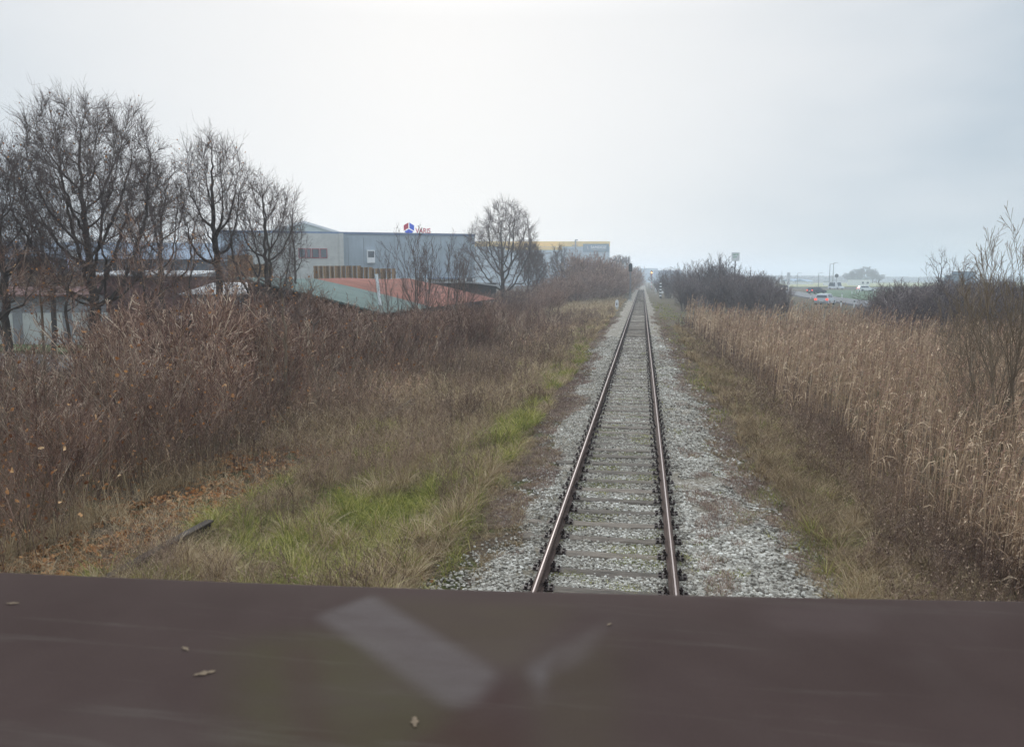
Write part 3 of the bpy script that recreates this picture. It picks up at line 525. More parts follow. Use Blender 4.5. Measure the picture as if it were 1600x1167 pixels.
p = scatter(900, -16, -3.4, 24, 70, lambda x,y: (x < -3.6-.05*y)&(vn(x,y,2,77)>.1), 1.1); sprigs(a, p, rng.uniform(.8,1.9,len(p)), .0045, 6, .28, 1.0, .4, sub=2, tb=.0)
tag(a.build('pale_wands', M['pale_stem']), 'long pale grey brown wands arching out of the left scrub', 'thicket', kind='stuff')
# dead grass under and in thicket
grass('thicket_grass', 15000, (-30,-7.8,8,50), .8, 'grass_dry', 'long bleached grass growing up through the left scrub', keep=lambda x,y: (vn(x,y,1.5,62)>-.2)&~((x<-17)&(y>27)&(y<44)), per=3, wd=.007, lean=(.05,.6), pw=1.35, tb=-.1)
# ------------------------------------------------------------------ woody plants grown branch by branch
def grow(seed, h, r0, levels, trop=.12, lean=(0,0), wob=.13, roots=1, spread=0.0, rootang=0.0):
    """levels: list of (children, length ratio, angle deg, first t, points)"""
    r = np.random.default_rng(seed); 
    def az(n): t = r.uniform(0,2*pi,n); return np.stack([np.cos(t),np.sin(t),np.zeros(n)],1)
    P0 = az(roots)*spread*r.uniform(0,1,(roots,1)); D = np.tile([lean[0],lean[1],1.],(roots,1)) + az(roots)*rootang*r.uniform(.3,1,(roots,1)); D /= np.linalg.norm(D,axis=1,keepdims=True)
    Ln = h*r.uniform(.75,1.05,roots) if roots>1 else np.array([h]); Rr = np.full(roots, r0); res = []
    for li in range(len(levels)+1):
        k = (9,8,6,4,3,3)[li]; n = len(P0); P = np.zeros((n,k,3)); P[:,0] = P0; d = D.copy(); step = Ln/(k-1); dirs = np.zeros((n,k,3)); dirs[:,0] = d
        for q in range(1,k):
            d = d + r.normal(0,wob*(.5,.75,.9,1,1,1)[li],(n,3)) + np.array([0,0,trop]); d /= np.linalg.norm(d,axis=1,keepdims=True); P[:,q] = P[:,q-1]+d*step[:,None]; dirs[:,q] = d
        tt = np.linspace(0,1,k); tap = (.72 if li==0 else .75); rad = Rr[:,None]*(1-tap*tt)[None,:]
        res.append((P,rad))
        if li == len(levels): break
        c, ratio, ang, t0, _ = levels[li]
        ts = (t0+(1-t0)*((np.arange(c)[None,:]+r.uniform(0,1,(n,c)))/c)); fi = ts*(k-1); i0 = np.minimum(fi.astype(int),k-2); fr = (fi-i0)[...,None]; ar = np.arange(n)[:,None]
        base = (P[ar,i0]*(1-fr)+P[ar,i0+1]*fr).reshape(-1,3); dr = dirs[ar,i0].reshape(-1,3); rr = (rad[ar,i0]*(1-fr[...,0])+rad[ar,i0+1]*fr[...,0]).reshape(-1)
        nn = len(base); ga = (np.arange(nn)*2.39996+seed)[:,None]; rv = np.hstack([np.cos(ga),np.sin(ga),np.zeros((nn,1))]) if li==0 else r.normal(0,1,(nn,3)); side = rv - dr*np.sum(rv*dr,1,keepdims=True) if li==0 else np.cross(dr, rv); side /= np.linalg.norm(side,axis=1,keepdims=True)+1e-9; an = np.radians(ang*(r.uniform(.6,1.35,nn) if li else 1.45-1.05*(ts.reshape(-1)-t0)/(1-t0)+r.normal(0,.08,nn)))[:,None]
        D = dr*np.cos(an)+side*np.sin(an); Ln = np.repeat(Ln,c)*ratio*(1.25-.65*ts.reshape(-1))*r.uniform(.65,1.25,nn); Rr = np.minimum(rr*(.72 if li==0 else .58), Rr.max()*(.6 if li==0 else .5))*r.uniform(.6,1,nn); P0 = base
    return res
def mesh_tree(seed, h, r0, levels, wood=2, mats=('bark','twig'), minr=.004, tb=0, **kw):
    res = grow(seed, h, r0, levels, **kw); a = Acc(); b = Acc(); r = np.random.default_rng(seed+99)
    for li,(P,rad) in enumerate(res):
        t = np.clip(r.beta(2,2,len(P))+tb,0,1); rad = np.maximum(rad, minr)
        if li < wood: a.tubes(P, rad, (8,6,5)[li] if li<3 else 4, 0, t)
        else: b.tubes(P, rad, 4 if li==wood else 3, 0, t)
    return a, b, res
def tree(name, label, a, b, loc, rz=0, sc=1, cat='tree', group=None, mats=('bark','twig'), leavesat=None):
    root = empty(name, loc, rz); root.scale = (sc,)*3 if np.isscalar(sc) else sc; tag(root, label, cat, group)
    a.build('trunk', M[mats[0]], root, True); c = b.build('crown', [M[mats[1]], M['leaf']], root)
    return root
def sc_tree(seed, H, Wd, zlo, natt=1400, step=.24, trunk_r=.17, lean=(0,0), twl=.058, ntw=4, minr=.006, tops=3, fork=.12, k=0):
    """branches grown towards points spread through the crown volume"""
    r = np.random.default_rng(seed); sc = H/10.; step = step*sc
    # uneven crown: several overlapping lobes
    cents = [(0,0,(H+zlo)/2, Wd*.36, (H-zlo)*.46)]
    for i in range(tops+3):
        a_ = i*2.4+seed; rad_ = Wd*r.uniform(.16,.27); cents.append((rad_*cos(a_), rad_*sin(a_), zlo+(H-zlo)*r.uniform(.35,.78), Wd*r.uniform(.17,.25), (H-zlo)*r.uniform(.20,.30)))
    cents.append((r.normal(0,.05)*Wd, r.normal(0,.05)*Wd, H-(H-zlo)*.22, Wd*.20, (H-zlo)*.22))
    vol = np.array([c[3]**2*c[4] for c in cents]); pick = r.choice(len(cents), natt, p=vol/vol.sum()); cc = np.array(cents)[pick]
    u = r.normal(0,1,(natt,3)); u /= np.linalg.norm(u,axis=1,keepdims=True); u *= (r.uniform(0,1,natt)**(1/2.6))[:,None]
    A = cc[:,:3]+u*np.stack([cc[:,3],cc[:,3],cc[:,4]],1); A[:,2] = np.clip(A[:,2], zlo*.6, None)
    pos = [np.zeros(3)]; par = [-1]; d = np.array([lean[0],lean[1],1.]); 
    while pos[-1][2] < zlo+fork*(H-zlo)*.4: d = d+r.normal(0,.05,3)+np.array([0,0,.05]); d /= np.linalg.norm(d); pos.append(pos[-1]+d*step); par.append(len(pos)-2)
    pos = np.array(pos); par = list(par); nd = np.full(len(A), 1e9); ni = np.zeros(len(A), int); alive = np.ones(len(A), bool)
    def upd(i0):
        nonlocal nd, ni
        P = pos[i0:]; D = np.linalg.norm(A[:,None,:]-P[None,:,:],axis=2); j = D.argmin(1); m = D[np.arange(len(A)),j]; b = m < nd; nd[b] = m[b]; ni[b] = j[b]+i0
    upd(max(0,len(pos)-6)) ; kill = 1.6*step
    for it in range(140):
        alive &= nd > kill
        if alive.sum() < 12: break
        idx = ni[alive]; v = A[alive]-pos[idx]; v /= np.linalg.norm(v,axis=1,keepdims=True); uq, inv = np.unique(idx, return_inverse=True); g_ = np.zeros((len(uq),3)); np.add.at(g_, inv, v)
        g_ /= np.linalg.norm(g_,axis=1,keepdims=True)+1e-9
        pd = np.array([pos[q]-pos[par[q]] if par[q]>=0 else (0,0,step) for q in uq])/step; g_ = g_+pd*.35+r.normal(0,.10,g_.shape)+np.array([0,0,.06]); g_ /= np.linalg.norm(g_,axis=1,keepdims=True)
        nw = pos[uq]+g_*step; i0 = len(pos); pos = np.vstack([pos,nw]); par += list(uq); upd(i0)
        if len(pos) > 7000: break
    n = len(pos); par = np.array(par); 
    # relax the paths a little so limbs flow
    for _ in range(2):
        sm = pos.copy(); cnt = np.ones(n); acc_ = pos.copy(); m = par>=0; np.add.at(acc_, par[m], pos[m]); np.add.at(cnt, par[m], 1); acc_[m] += pos[par[m]]; cnt[m] += 1; sm = acc_/cnt[:,None]; sm[0] = pos[0]; pos = pos*.4+sm*.6
    e = np.zeros(n); ex_ = 2.25; leaf_ = np.bincount(par[par>=0], minlength=n)==0; e[leaf_] = 1
    for i in range(n-1,0,-1): e[par[i]] += e[i]
    rad = e**(1/ex_); rad = rad/rad[0]*trunk_r*np.clip(e/8,.12,1)**.45; rad = np.maximum(rad, minr*1.15)
    # flare
    T = pos[1:]-pos[par[1:]]; ln = np.linalg.norm(T,axis=1,keepdims=True); Tn = T/(ln+1e-9)
    P = np.stack([pos[par[1:]]-Tn*.04*ln, pos[1:]+Tn*.04*ln],1); R2 = np.stack([np.minimum(rad[par[1:]], rad[1:]*1.25), rad[1:]],1); big = rad[1:] > trunk_r*.16
    a = Acc(); b = Acc(); t = np.clip(r.beta(2,2,n-1)*.6+.2,0,1)*0+.5+r.normal(0,.05,n-1)
    a.tubes(P[big], R2[big], 8, 0, t[big]); b.tubes(P[~big], R2[~big], 4, 0, t[~big])
    # fine twigs
    sel = np.where(e[1:] <= 4)[0]; sel = np.repeat(sel, ntw); base = pos[1:][sel]; dr = Tn[sel]; m_ = len(sel); sd_ = np.cross(dr, r.normal(0,1,(m_,3))); sd_ /= np.linalg.norm(sd_,axis=1,keepdims=True)+1e-9
    dv = dr*r.uniform(.5,1.1,(m_,1))+sd_*r.uniform(.3,.9,(m_,1))+np.array([0,0,.18]); dv /= np.linalg.norm(dv,axis=1,keepdims=True); L_ = H*twl*r.uniform(.5,1.25,m_)
    def tw(base, dv, L_, rr):
        u = np.linspace(0,1,4); Q = base[:,None,:]+dv[:,None,:]*(L_[:,None]*u)[...,None]; Q = Q+np.cumsum(r.normal(0,.045,(len(base),4,3))*L_[:,None,None],axis=1)*np.array([0,1,1,1])[None,:,None]; Q[...,2] += (L_*.12)[:,None]*u**2
        b.tubes(Q, np.full((len(base),1),rr)*np.array([[1,.9,.75,.5]]), 3, 0, np.clip(r.beta(2,2,len(base)),0,1)); return Q
    Q = tw(base, dv, L_, minr)
    q_ = np.repeat(np.arange(m_),3); ki = r.integers(1,4,len(q_)); b2 = Q[q_,ki]; d2 = dv[q_]+r.normal(0,.5,(len(q_),3)); d2 /= np.linalg.norm(d2,axis=1,keepdims=True); Q2 = tw(b2, d2, L_[q_]*r.uniform(.3,.65,len(q_)), minr*.75)
    return a, b, Q2[:,-1]
def crown_tree(seed, px, Y, top, cw, low, lab, name='bare_tree', leafn=0, mats=('bark','twig'), cat='tree', **kw):
    b_ = pxbase(px, Y); H = hfor(px, top, Y); zlo = max(.6, hfor(px, low, Y)); Wd = cw/F*math.hypot(Y, b_[0])*1.0
    a, b, E = sc_tree(seed, H, Wd, zlo, **kw)
    if leafn:
        r = np.random.default_rng(seed); E = E[r.integers(0,len(E),leafn)]; c = Acc(); leaves(c, E, r.uniform(.05,.10,len(E)), 1.0); n0 = b.n; b.v += c.v; b.t += c.t; b.f += [f_+n0 for f_ in c.f]; b.m += [np.ones(len(m_),np.int32) for m_ in c.m]; b.n += c.n
    return tree(name, lab, a, b, b_, random.uniform(-.5,.5), 1, cat, None, mats)
def gl_(x,y): return (float(x), float(y), float(gz(x,y))-.05)
def pxbase(px, Y): p = W(px, 470, Y); return gl_(p[0], Y)
def hfor(px, py, Y): p = W(px, py, Y); return float(p[2]-gz(p[0], Y))
BIG = [(9,2.0,44,.38,0),(9,.42,46,.2,0),(8,.5,44,.15,0),(6,.5,42,.15,0),(4,.5,38,.15,0)]
MID = [(7,1.8,40,.38,0),(9,.42,44,.2,0),(8,.48,42,.15,0),(6,.5,40,.15,0)]
crown_tree(11, 150, 26, 132, 285, 500, 'largest bare tree at the left, broad fan of dark limbs rising above everything', leafn=420, natt=2600, step=.20, trunk_r=.19, minr=.0052, twl=.05, ntw=6)
crown_tree(12, 8, 25, 195, 150, 520, 'bare tree cut off by the left edge of the view, leaning branches', leafn=160, natt=1100, step=.22, trunk_r=.14, minr=.0055)
crown_tree(13, 335, 31, 206, 125, 440, 'bare tree with two tall uneven tops, second from the left big one', leafn=120, natt=1500, step=.22, trunk_r=.15, minr=.006)
crown_tree(14, 410, 32, 262, 150, 500, 'bare tree with a dark straight trunk just left of the green shed roof', leafn=90, natt=1500, step=.24, trunk_r=.14, minr=.006)
crown_tree(15, 252, 34, 255, 160, 480, 'bare tree tangled behind and right of the largest one', leafn=150, natt=1100, step=.25, trunk_r=.13, minr=.0065)
crown_tree(16, 78, 36, 300, 170, 480, 'lower bare tree behind the largest one, towards the left edge', natt=900, step=.27, trunk_r=.13, minr=.0065)
crown_tree(17, 462, 44, 312, 60, 450, 'slim bare tree whose twigs overlap the left end of the grey hall', natt=420, step=.25, trunk_r=.07, minr=.007, ntw=2)
crown_tree(21, 788, 100, 310, 156, 468, 'round crowned bare tree standing alone in front of the far warehouse', natt=1500, step=.22, trunk_r=.30, minr=.011, twl=.055, ntw=3)
for i in range(11):
    px = (18,62,112,188,225,272,300,352,378,438,486)[i]; Yq = 20+((i*5)%9)*1.1
    crown_tree(120+i, px, Yq, (380,350,402,370,330,392,345,398,372,402,425)[i], (120,95,110,100,85,120,90,100,95,90,85)[i], (545 if px>170 else 500), 'thin twiggy young tree standing in the scrub before the yard buildings', cat='young tree', natt=330, step=.42, trunk_r=.045, minr=.0045, ntw=4, twl=.085, leafn=40, mats=('pale_stem','twig') if i%2 else ('bark','shrub_twig'))
for o in C.collection.objects:
    if o.get('category') == 'young tree' and not o.get('group'): o['group'] = 'thin young trees before the yard'
SAP = [(9,.5,26,.2,0),(7,.45,28,.15,0),(4,.45,30,.15,0)]
for i,(px,Y,top,lb) in enumerate([(643,38,352,'tall thin sapling below the roof sign, forking low'),(662,42,375,'thin sapling between the two taller ones by the red roof'),(695,44,362,'thin sapling right of the roof lettering with long upright twigs'),(615,40,385,'shortest sapling in front of the grey hall, spreading to the left'),(722,46,392,'slender sapling at the right end of the red roof')]):
    a, b, res = mesh_tree(31+i, 3.2, .03, SAP, wood=1, minr=.004, tb=.2, trop=.1, roots=2, rootang=.25, spread=.15, wob=.07); H = hfor(px, top, Y); s = H/np.quantile(res[-1][0][...,2],.995)
    tree('sapling', lb, a, b, pxbase(px,Y), i*1.3, s, 'sapling')
for i,(px,Y,top,lb) in enumerate([(828,118,368,'bare tree just right of the round crowned one'),(872,150,378,'narrow dark bare tree in front of the yellow striped warehouse'),(838,135,388,'small bare tree between two taller ones by the yellow stripe'),(970,260,398,'pale hazy bare tree left of the dark railway signal'),(952,230,408,'hazy bare tree under the right corner of the warehouse')]):
    crown_tree(41+i, px, Y, top, (58,34,50,44,40)[i], (462,460,462,438,440)[i], lb, natt=700, step=.3, trunk_r=.16, minr=.012+.00006*Y)
# right hand trees
for i,(px,Y,top,lb,w_) in enumerate([(1592,17,322,'tallest pale bare tree at the right edge of the view',.9),(1556,19,352,'pale multi stemmed young tree second from the right edge',.9),(1530,24,395,'shorter pale young tree left of the two tall ones at the right edge',.9)]):
    a, b, res = mesh_tree(51+i, 4.2, .032, [(9,.5,26,.12,0),(7,.45,30,.12,0),(5,.45,30,.15,0)], wood=1, minr=.0035, tb=.1, trop=.06, roots=3, rootang=.3, spread=.3, wob=.08); H = hfor(px, top, Y); s = H/np.quantile(res[-1][0][...,2],.999)
    tree('young_tree', lb, a, b, pxbase(px,Y), i*2.1, (s*w_,s*w_,s), 'young tree', mats=('pale_stem','pale_stem'))
for i,(px,Y,top,lb) in enumerate([(1465,58,392,'small bare tree rising over the dark hedge, left one of the pair'),(1500,60,396,'small bare tree rising over the dark hedge beside the grey silos')]):
    crown_tree(61+i, px, Y, top, 62, 465, lb, natt=260, step=.4, trunk_r=.06, minr=.008, ntw=1, twl=.07)
# ---- shrubs: four meshes, copied as individual things
shr = []
for i in range(5):
    res = grow(80+i, 2.6, .022, [(6,.5,30,.15,0),(5,.5,32,.15,0),(4,.5,34,.1,0)], trop=.04, roots=34, spread=.9, rootang=.75, wob=.1); a = Acc(); r = np.random.default_rng(i)
    for li,(P,rad) in enumerate(res): a.tubes(P, np.maximum(rad,.006), 3, 0, np.clip(r.beta(2,2,len(P)),0,1))
    z = np.quantile(res[-1][0][...,2],.97); shr.append((a.mesh('shrub', M['shrub_twig']), z))
shg = []
for i in range(3):
    me = shr[i][0].copy(); me.materials.clear(); me.materials.append(M['shrub_grey']); shg.append((me, shr[i][1]))
def shrub(px, Y, top, lab, grp=None, kind=0, w=1.0):
    me, z = (shr if kind==0 else shg)[random.randrange(5 if kind==0 else 3)]; o = link('leafless_shrub', me); b_ = pxbase(px,Y); o.location = b_; H = hfor(px, top, Y); s = H/z
    o.scale = (s*w, s*w, s); o.rotation_euler = (0,0,random.uniform(0,6.28)); return tag(o, lab, 'shrub', grp)
# left mass, from the round crowned tree to the vanishing point: top outline in pixels against distance
g1 = 'leafless shrubs massed along the left side of the line'; l1 = 'leafless purplish brown shrub in the mass along the left of the line'
for (px,Y,top) in [(700,62,470),(730,60,476),(765,66,470),(800,70,474),(690,75,462),(720,80,462),(760,84,458),(800,90,455),(835,92,458),(860,96,452),(815,110,446),(845,120,438),(870,118,434),(895,125,436),(858,112,444),(780,100,452),(745,72,470),(830,80,468),(640,56,490),(660,60,484),(610,52,500),(675,52,492),(575,46,506),(545,42,500),(640,48,505),(600,40,520),(560,36,520)]:
    shrub(px, Y, top, l1, g1, 0, 1.15)
for i in range(16):
    px = 430+i*20; ev = 455+(px-430)*.22 if px<590 else 490-(px-590)*.15
    shrub(px, 31+i*.45+(i%3)*1.5, ev+9+random.uniform(-7,6), 'leafless reddish shrub crowding the wall of the low storage shed', 'shrubs crowding the storage shed', 0, 1.2)
for (px,Y,top) in [(885,150,428),(905,148,404),(920,150,400),(938,155,412),(955,165,422),(925,175,408),(945,190,418),(960,200,418),(968,215,414),(978,230,418),(985,250,424),(990,280,428),(994,320,431),(915,135,425),(940,140,430),(895,132,428),(960,150,432),(972,180,432)]:
    shrub(px, Y, top, 'tall hazy dark shrub in the mass below the yellow striped warehouse', 'tall hazy shrubs below the far warehouse', 0, 1.25)
# right mass
for (px,Y,top) in [(1048,150,430),(1065,125,428),(1080,118,420),(1098,112,416),(1115,108,410),(1128,104,418),(1140,105,424),(1155,102,420),(1172,100,424),(1190,98,428),(1205,96,434),(1220,95,440),(1110,88,432),(1140,86,436),(1170,84,440),(1200,82,446),(1085,100,434),(1040,190,431),(1034,240,431),(1225,84,452),(1068,92,446)]:
    shrub(px+random.uniform(-6,6), Y, top+random.uniform(-7,14), 'grey purple leafless shrub in the clump between the reeds and the road', 'shrub clump right of the line', 1, .95)
for i,(px,Y,top,cw,lb) in enumerate([(1088,112,404,22,'thin bare sapling poking out of the left part of the right hand shrub clump'),(1112,106,398,20,'tallest thin bare sapling in the middle of the right hand shrub clump'),(1124,104,404,16,'thin bare sapling between the tallest one and the billboard mast'),(1172,100,416,18,'thin bare sapling just right of the billboard mast'),(1192,98,421,20,'low thin bare sapling at the right end of the shrub clump')]):
    crown_tree(101+i, px, Y, top, cw, 440, lb, name='bare_sapling', cat='sapling', natt=160, step=.4, trunk_r=.06, minr=.008, ntw=2)
for i in range(24):
    px = 1400+i*9+random.uniform(-4,4); Y = random.uniform(50,72); shrub(px, Y, 452+random.uniform(-5,8)-i*.3+(Y-60)*-.2, 'low dark twiggy shrub in the hedge behind the right of the reed bed', 'dark hedge behind the reeds', 1, 1.3)
shrub(1385, 70, 462, 'low dark shrub ending the hedge where the green field begins', None, 1, 1.1)
for i in range(4,13):
    px = 25+i*35+random.uniform(-9,9); Yq = random.uniform(19,31)
    shrub(px, Yq, random.uniform(455,520), 'tall tangled leafless shrub screening the yard on the left', 'tangled shrubs screening the yard', 0, 1.0)
# individual foreground shrubs on the left
labs = ['near leafless shrub at the far left bottom with thick arching stems','leafless shrub with arching stems in front of the largest tree','twiggy shrub in front of the second bare tree','twiggy shrub below the bare tree by the green roof','reddish shrub below the green shed roof','reddish shrub left of the green shed roof','shrub at the left edge in front of the road','very near low twiggy shrub at the left, just above the bonnet','near twiggy shrub above the leaf litter','near twiggy shrub right of the others above the leaf litter']
for i,(px,Y,top,h) in enumerate([(48,15,560,0),(175,17,490,0),(290,20,455,0),(400,22,470,0),(520,26,500,0),(455,24,488,0),(10,19,520,0),(95,12,625,0),(230,15,540,0),(345,18,530,0)]):
    res = grow(200+i, 2.2, .016, [(6,.5,30,.2,0),(5,.45,32,.2,0),(3,.5,34,.2,0)], trop=.05, roots=16, spread=.5, rootang=.65, wob=.09); a = Acc(); r = np.random.default_rng(i)
    for li,(P,rad) in enumerate(res): a.tubes(P, np.maximum(rad,.0035+.0001*Y), 4 if li<2 else 3, 0, np.clip(r.beta(2,2,len(P))+.1,0,1))
    E = res[-1][0][:,-1]; E = E[r.integers(0,len(E),40)]; leaves(a, E, r.uniform(.05,.09,len(E)), 1.0); a.m[-1][:] = 1; a.m[-2][:] = 1
    z = np.quantile(res[-1][0][...,2],.98); s = hfor(px, top, Y)/z; o = a.build('leafless_shrub', [M['shrub_twig'], M['leaf']]); o.location = pxbase(px,Y); o.scale = (s*1.0,s*1.0,s); tag(o, labs[i], 'shrub')
# ------------------------------------------------------------------ buildings and yard on the left
def corr(name, col, dirx=True, pitch=2.2, rough=.6, var=.1, strength=.35):     # ribbed sheet metal
    m, nt, b = newmat(name); tc = nt.nodes.new('ShaderNodeTexCoord'); wv = nt.nodes.new('ShaderNodeTexWave'); wv.bands_direction = 'X' if dirx else 'Y'; wv.inputs['Scale'].default_value = pitch
    nt.links.new(tc.outputs['Object'], wv.inputs[0]); n = noise(nt, .35, 5, .6); n2 = noise(nt, 2.5, 6, .7, stretch=(1,1,.15))
    r = ramp(nt, n.outputs[0], [(.3,tuple(c*(1-var) for c in col)),(.7,tuple(c*(1+var) for c in col))]); r2 = ramp(nt, n2.outputs[0], [(.3,(.86,.86,.86)),(.6,(1,1,1))])
    nt.links.new(mixc(nt, 1.0, r.outputs[0], r2.outputs[0], 'MULTIPLY'), b.inputs['Base Color']); b.inputs['Roughness'].default_value = rough; b.inputs['Specular IOR Level'].default_value = .03; bump(nt, b, wv.outputs[0], strength, .05); return m
M['hall_grey'] = corr('hall_cladding', (.37,.43,.48)); M['parapet'] = plain('parapet_blue', (.13,.18,.28)); M['pale_green'] = corr('pale_gable', (.52,.60,.58)); M['concrete'] = plain('concrete', (.50,.50,.47), .9, 0, .12, 1.2)
M['glass'] = plain('dark_glass', (.06,.075,.09), .15, 0, .2, 1, spec=.5); M['red_frame'] = plain('red_frame', (.32,.05,.06)); M['white'] = plain('white_paint', (.74,.75,.76), .6, 0, .07, 1.5); M['offwhite'] = plain('weathered_white', (.38,.385,.39), .8, 0, .2, 1.3)
M['red_roof'] = corr('red_tiles', (.24,.09,.065), True, 3.5, .85, .25, .6); M['green_roof'] = corr('green_sheet', (.135,.175,.16), False, 1.6, 1, .12, .3); M['brick'] = plain('brick_wall', (.20,.10,.075), .9, 0, .3, 4); M['dark_wood'] = plain('dark_boards', (.05,.04,.038), .9, 0, .3, 3, stretch=(6,6,.3))
M['wood'] = plain('pallet_wood', (.36,.23,.12), .85, 0, .35, 2.2, stretch=(1,1,3)); M['logo_red'] = plain('logo_red', (.60,.03,.07), .5, 0, .05); M['logo_blue'] = plain('logo_blue', (.035,.12,.75), .5, 0, .05); M['steel'] = plain('grey_steel', (.22,.23,.24), .5, .4, .15, 4)
M['yellow'] = plain('yellow_band', (.85,.56,.12), .6, 0, .06); M['sandhall'] = corr('pale_cladding', (.44,.50,.55), False, .25); M['sign_grey'] = plain('sign_slate', (.10,.17,.23), .6, 0, .06); M['black'] = plain('black_paint', (.02,.02,.022), .5); M['asphalt'] = plain('asphalt', (.14,.14,.145), .9, 0, .15, 3)
M['brownred'] = plain('rusty_sheet', (.15,.075,.065), .9, 0, .3, 1.5)
def text_mesh(body, size, depth, mat, parent, loc, name='lettering', scalex=1.0, bold=0):
    c = bpy.data.curves.new(name, 'FONT'); c.body = body; c.size = size; c.extrude = depth; c.offset = bold; c.align_x = 'LEFT'
    t = bpy.data.objects.new('tmp', c); C.collection.objects.link(t); dg = bpy.context.evaluated_depsgraph_get(); me = bpy.data.meshes.new_from_object(t.evaluated_get(dg)); bpy.data.objects.remove(t)
    me.transform(__import__('mathutils').Matrix.Rotation(pi/2, 4, 'X')); me.materials.clear(); me.materials.append(mat); o = link(name, me, parent); o.location = loc; o.scale = (scalex,1,1); return o
def facade_frame(name, pL, YL, pR, YR, z0):      # empty at the left base, x axis along the facade, y axis away from the viewer
    A = W(pL, 436, YL); B = W(pR, 436, YR); o = empty(name, (A[0],A[1],z0), math.atan2(B[1]-A[1], B[0]-A[0])); return o, math.hypot(B[0]-A[0], B[1]-A[1])
def zt(px, py, Y): return float(W(px,py,Y)[2])
# grey hall
YL, YR = 122, 140
h, Lh = facade_frame('factory_hall', 340, YL, 742, YR, -.6); tag(h, 'long grey blue clad factory hall carrying the rooftop letters', 'hall')
zr = zt(742,369,YR)+.6; zl = zt(470,363,YL+2)+.6
def fx(px):                                       # position along the facade for a picture column
    A = np.array([h.location.x,h.location.y]); r = ray(px,436)[:2]; d = np.array([cos(h.rotation_euler.z), sin(h.rotation_euler.z)]); c = CAM[:2]
    s = np.linalg.solve(np.array([[r[0],-d[0]],[r[1],-d[1]]]), A-c); return float(s[1])
def fz(px, py): 
    s = fx(px); d = np.array([cos(h.rotation_euler.z), sin(h.rotation_euler.z)]); p = np.array([h.location.x,h.location.y])+d*s; return float(W(px,py,p[1])[2])+.6
a = Acc(); a.prism([(0,0),(Lh,0),(Lh,zr),(0,zl)], 0, 34); a.build('wall', M['hall_grey'], h)
a = Acc(); a.prism([(-.1,zl-.02),(Lh+.1,zr-.02),(Lh+.1,zr+.38),(-.1,zl+.38)], -.12, 34.1); a.build('parapet', M['parapet'], h)
a = Acc(); s0, s1 = fx(392), fx(535); a.box(s0, s1, -2.2, -.01, 0, fz(500,366)); a.box(s1-.5,s1+.25,-2.4,-.01,0,fz(500,366)+.1); a.build('office_wing', M['concrete'], h)
for (q0,q1) in [(468,479),(480,487),(488,500),(501,512)]:
    a = Acc(); x0,x1 = fx(q0),fx(q1); z0,z1 = fz(490,404), fz(490,389); fr = .12
    a.box(x0,x1,-2.32,-2.21,z0,z0+fr); a.box(x0,x1,-2.32,-2.21,z1-fr,z1); a.box(x0,x0+fr,-2.32,-2.21,z0+fr,z1-fr); a.box(x1-fr,x1,-2.32,-2.21,z0+fr,z1-fr)
    o = a.build('window', M['red_frame'], h); a = Acc(); a.box(x0+fr,x1-fr,-2.27,-2.22,z0+fr,z1-fr); a.build('pane', M['glass'], o)
a = Acc(); x0,x1,z0,z1 = fx(574),fx(586),fz(580,411),fz(580,391); a.box(x0,x1,-.9,-.01,z0,z1); o = a.build('wall_hatch', M['white'], h); a = Acc(); a.box(x0+.15,x1-.15,-.93,-.901,z0+(z1-z0)*.42,z1-.2); a.build('louvre', M['glass'], o)
a = Acc(); a.box(fx(580),Lh,-.6,-.02,fz(640,456),fz(640,435)); a.build('lower_white_wall', M['white'], h)
for (q0,q1,t_,b_) in [(652,662,434,446),(728,737,434,447),(675,688,441,452),(692,712,441,458)]:
    a = Acc(); a.box(fx(q0),fx(q1),-.75,-.61,fz(q0,b_),fz(q0,t_)); a.build('window', M['glass'], h)
a = Acc(); a.box(fx(667),fx(715),-2.2,-.61,fz(680,436),fz(680,434.2)); a.build('canopy', M['parapet'], h)
# facade joints
a = Acc()
for q in range(545,742,24): a.box(fx(q),fx(q)+.05,-.03,-.003,fz(q,435),fz(q,371))
a.build('panel_joint', M['steel'], h)
# roof sign
sg = empty('rooftop_sign', tuple(h.matrix_basis @ __import__('mathutils').Vector((fx(641.5), 1.2, 0))), h.rotation_euler.z); tag(sg, 'cube emblem and red lettering standing on the hall roof', 'sign')
zc = zt(642,357,float(sg.location.y))-sg.location.z; mpp = float(sg.location.y)*1.04/F; rr_ = 9.8*mpp; g = .09*rr_
def rhomb(cx, cz, ang): 
    u = np.array([sin(R(ang-60)),cos(R(ang-60))]); v = np.array([sin(R(ang+60)),cos(R(ang+60))]); c = np.array([cx,cz])+ (u+v)*g; s = rr_-g*1.8
    return [tuple(c), tuple(c+u*s), tuple(c+(u+v)*s), tuple(c+v*s)]
for ang, mt in ((-60,'logo_red'),(60,'logo_blue'),(180,'logo_blue')):
    a = Acc(); a.prism(rhomb(0,zc,ang), -.12, .12); a.build('emblem_face', M[mt], sg)
text_mesh('VARIS', 11.2*mpp, .08, M['logo_red'], sg, (10.2*mpp,0,zc-9.2*mpp*.78+.0), scalex=.80, bold=.022)
a = Acc()
for x in (-.5*rr_,0,.5*rr_): a.cyl((x,.16,zr-.3),(x,.16,zc-(.2 if x else 0)*rr_),.035,n=6)
for x in np.linspace(11*mpp,31*mpp,5): a.cyl((x,.16,zr-.3),(x,.16,zc-6*mpp),.03,n=6)
a.build('sign_frame', M['steel'], sg)
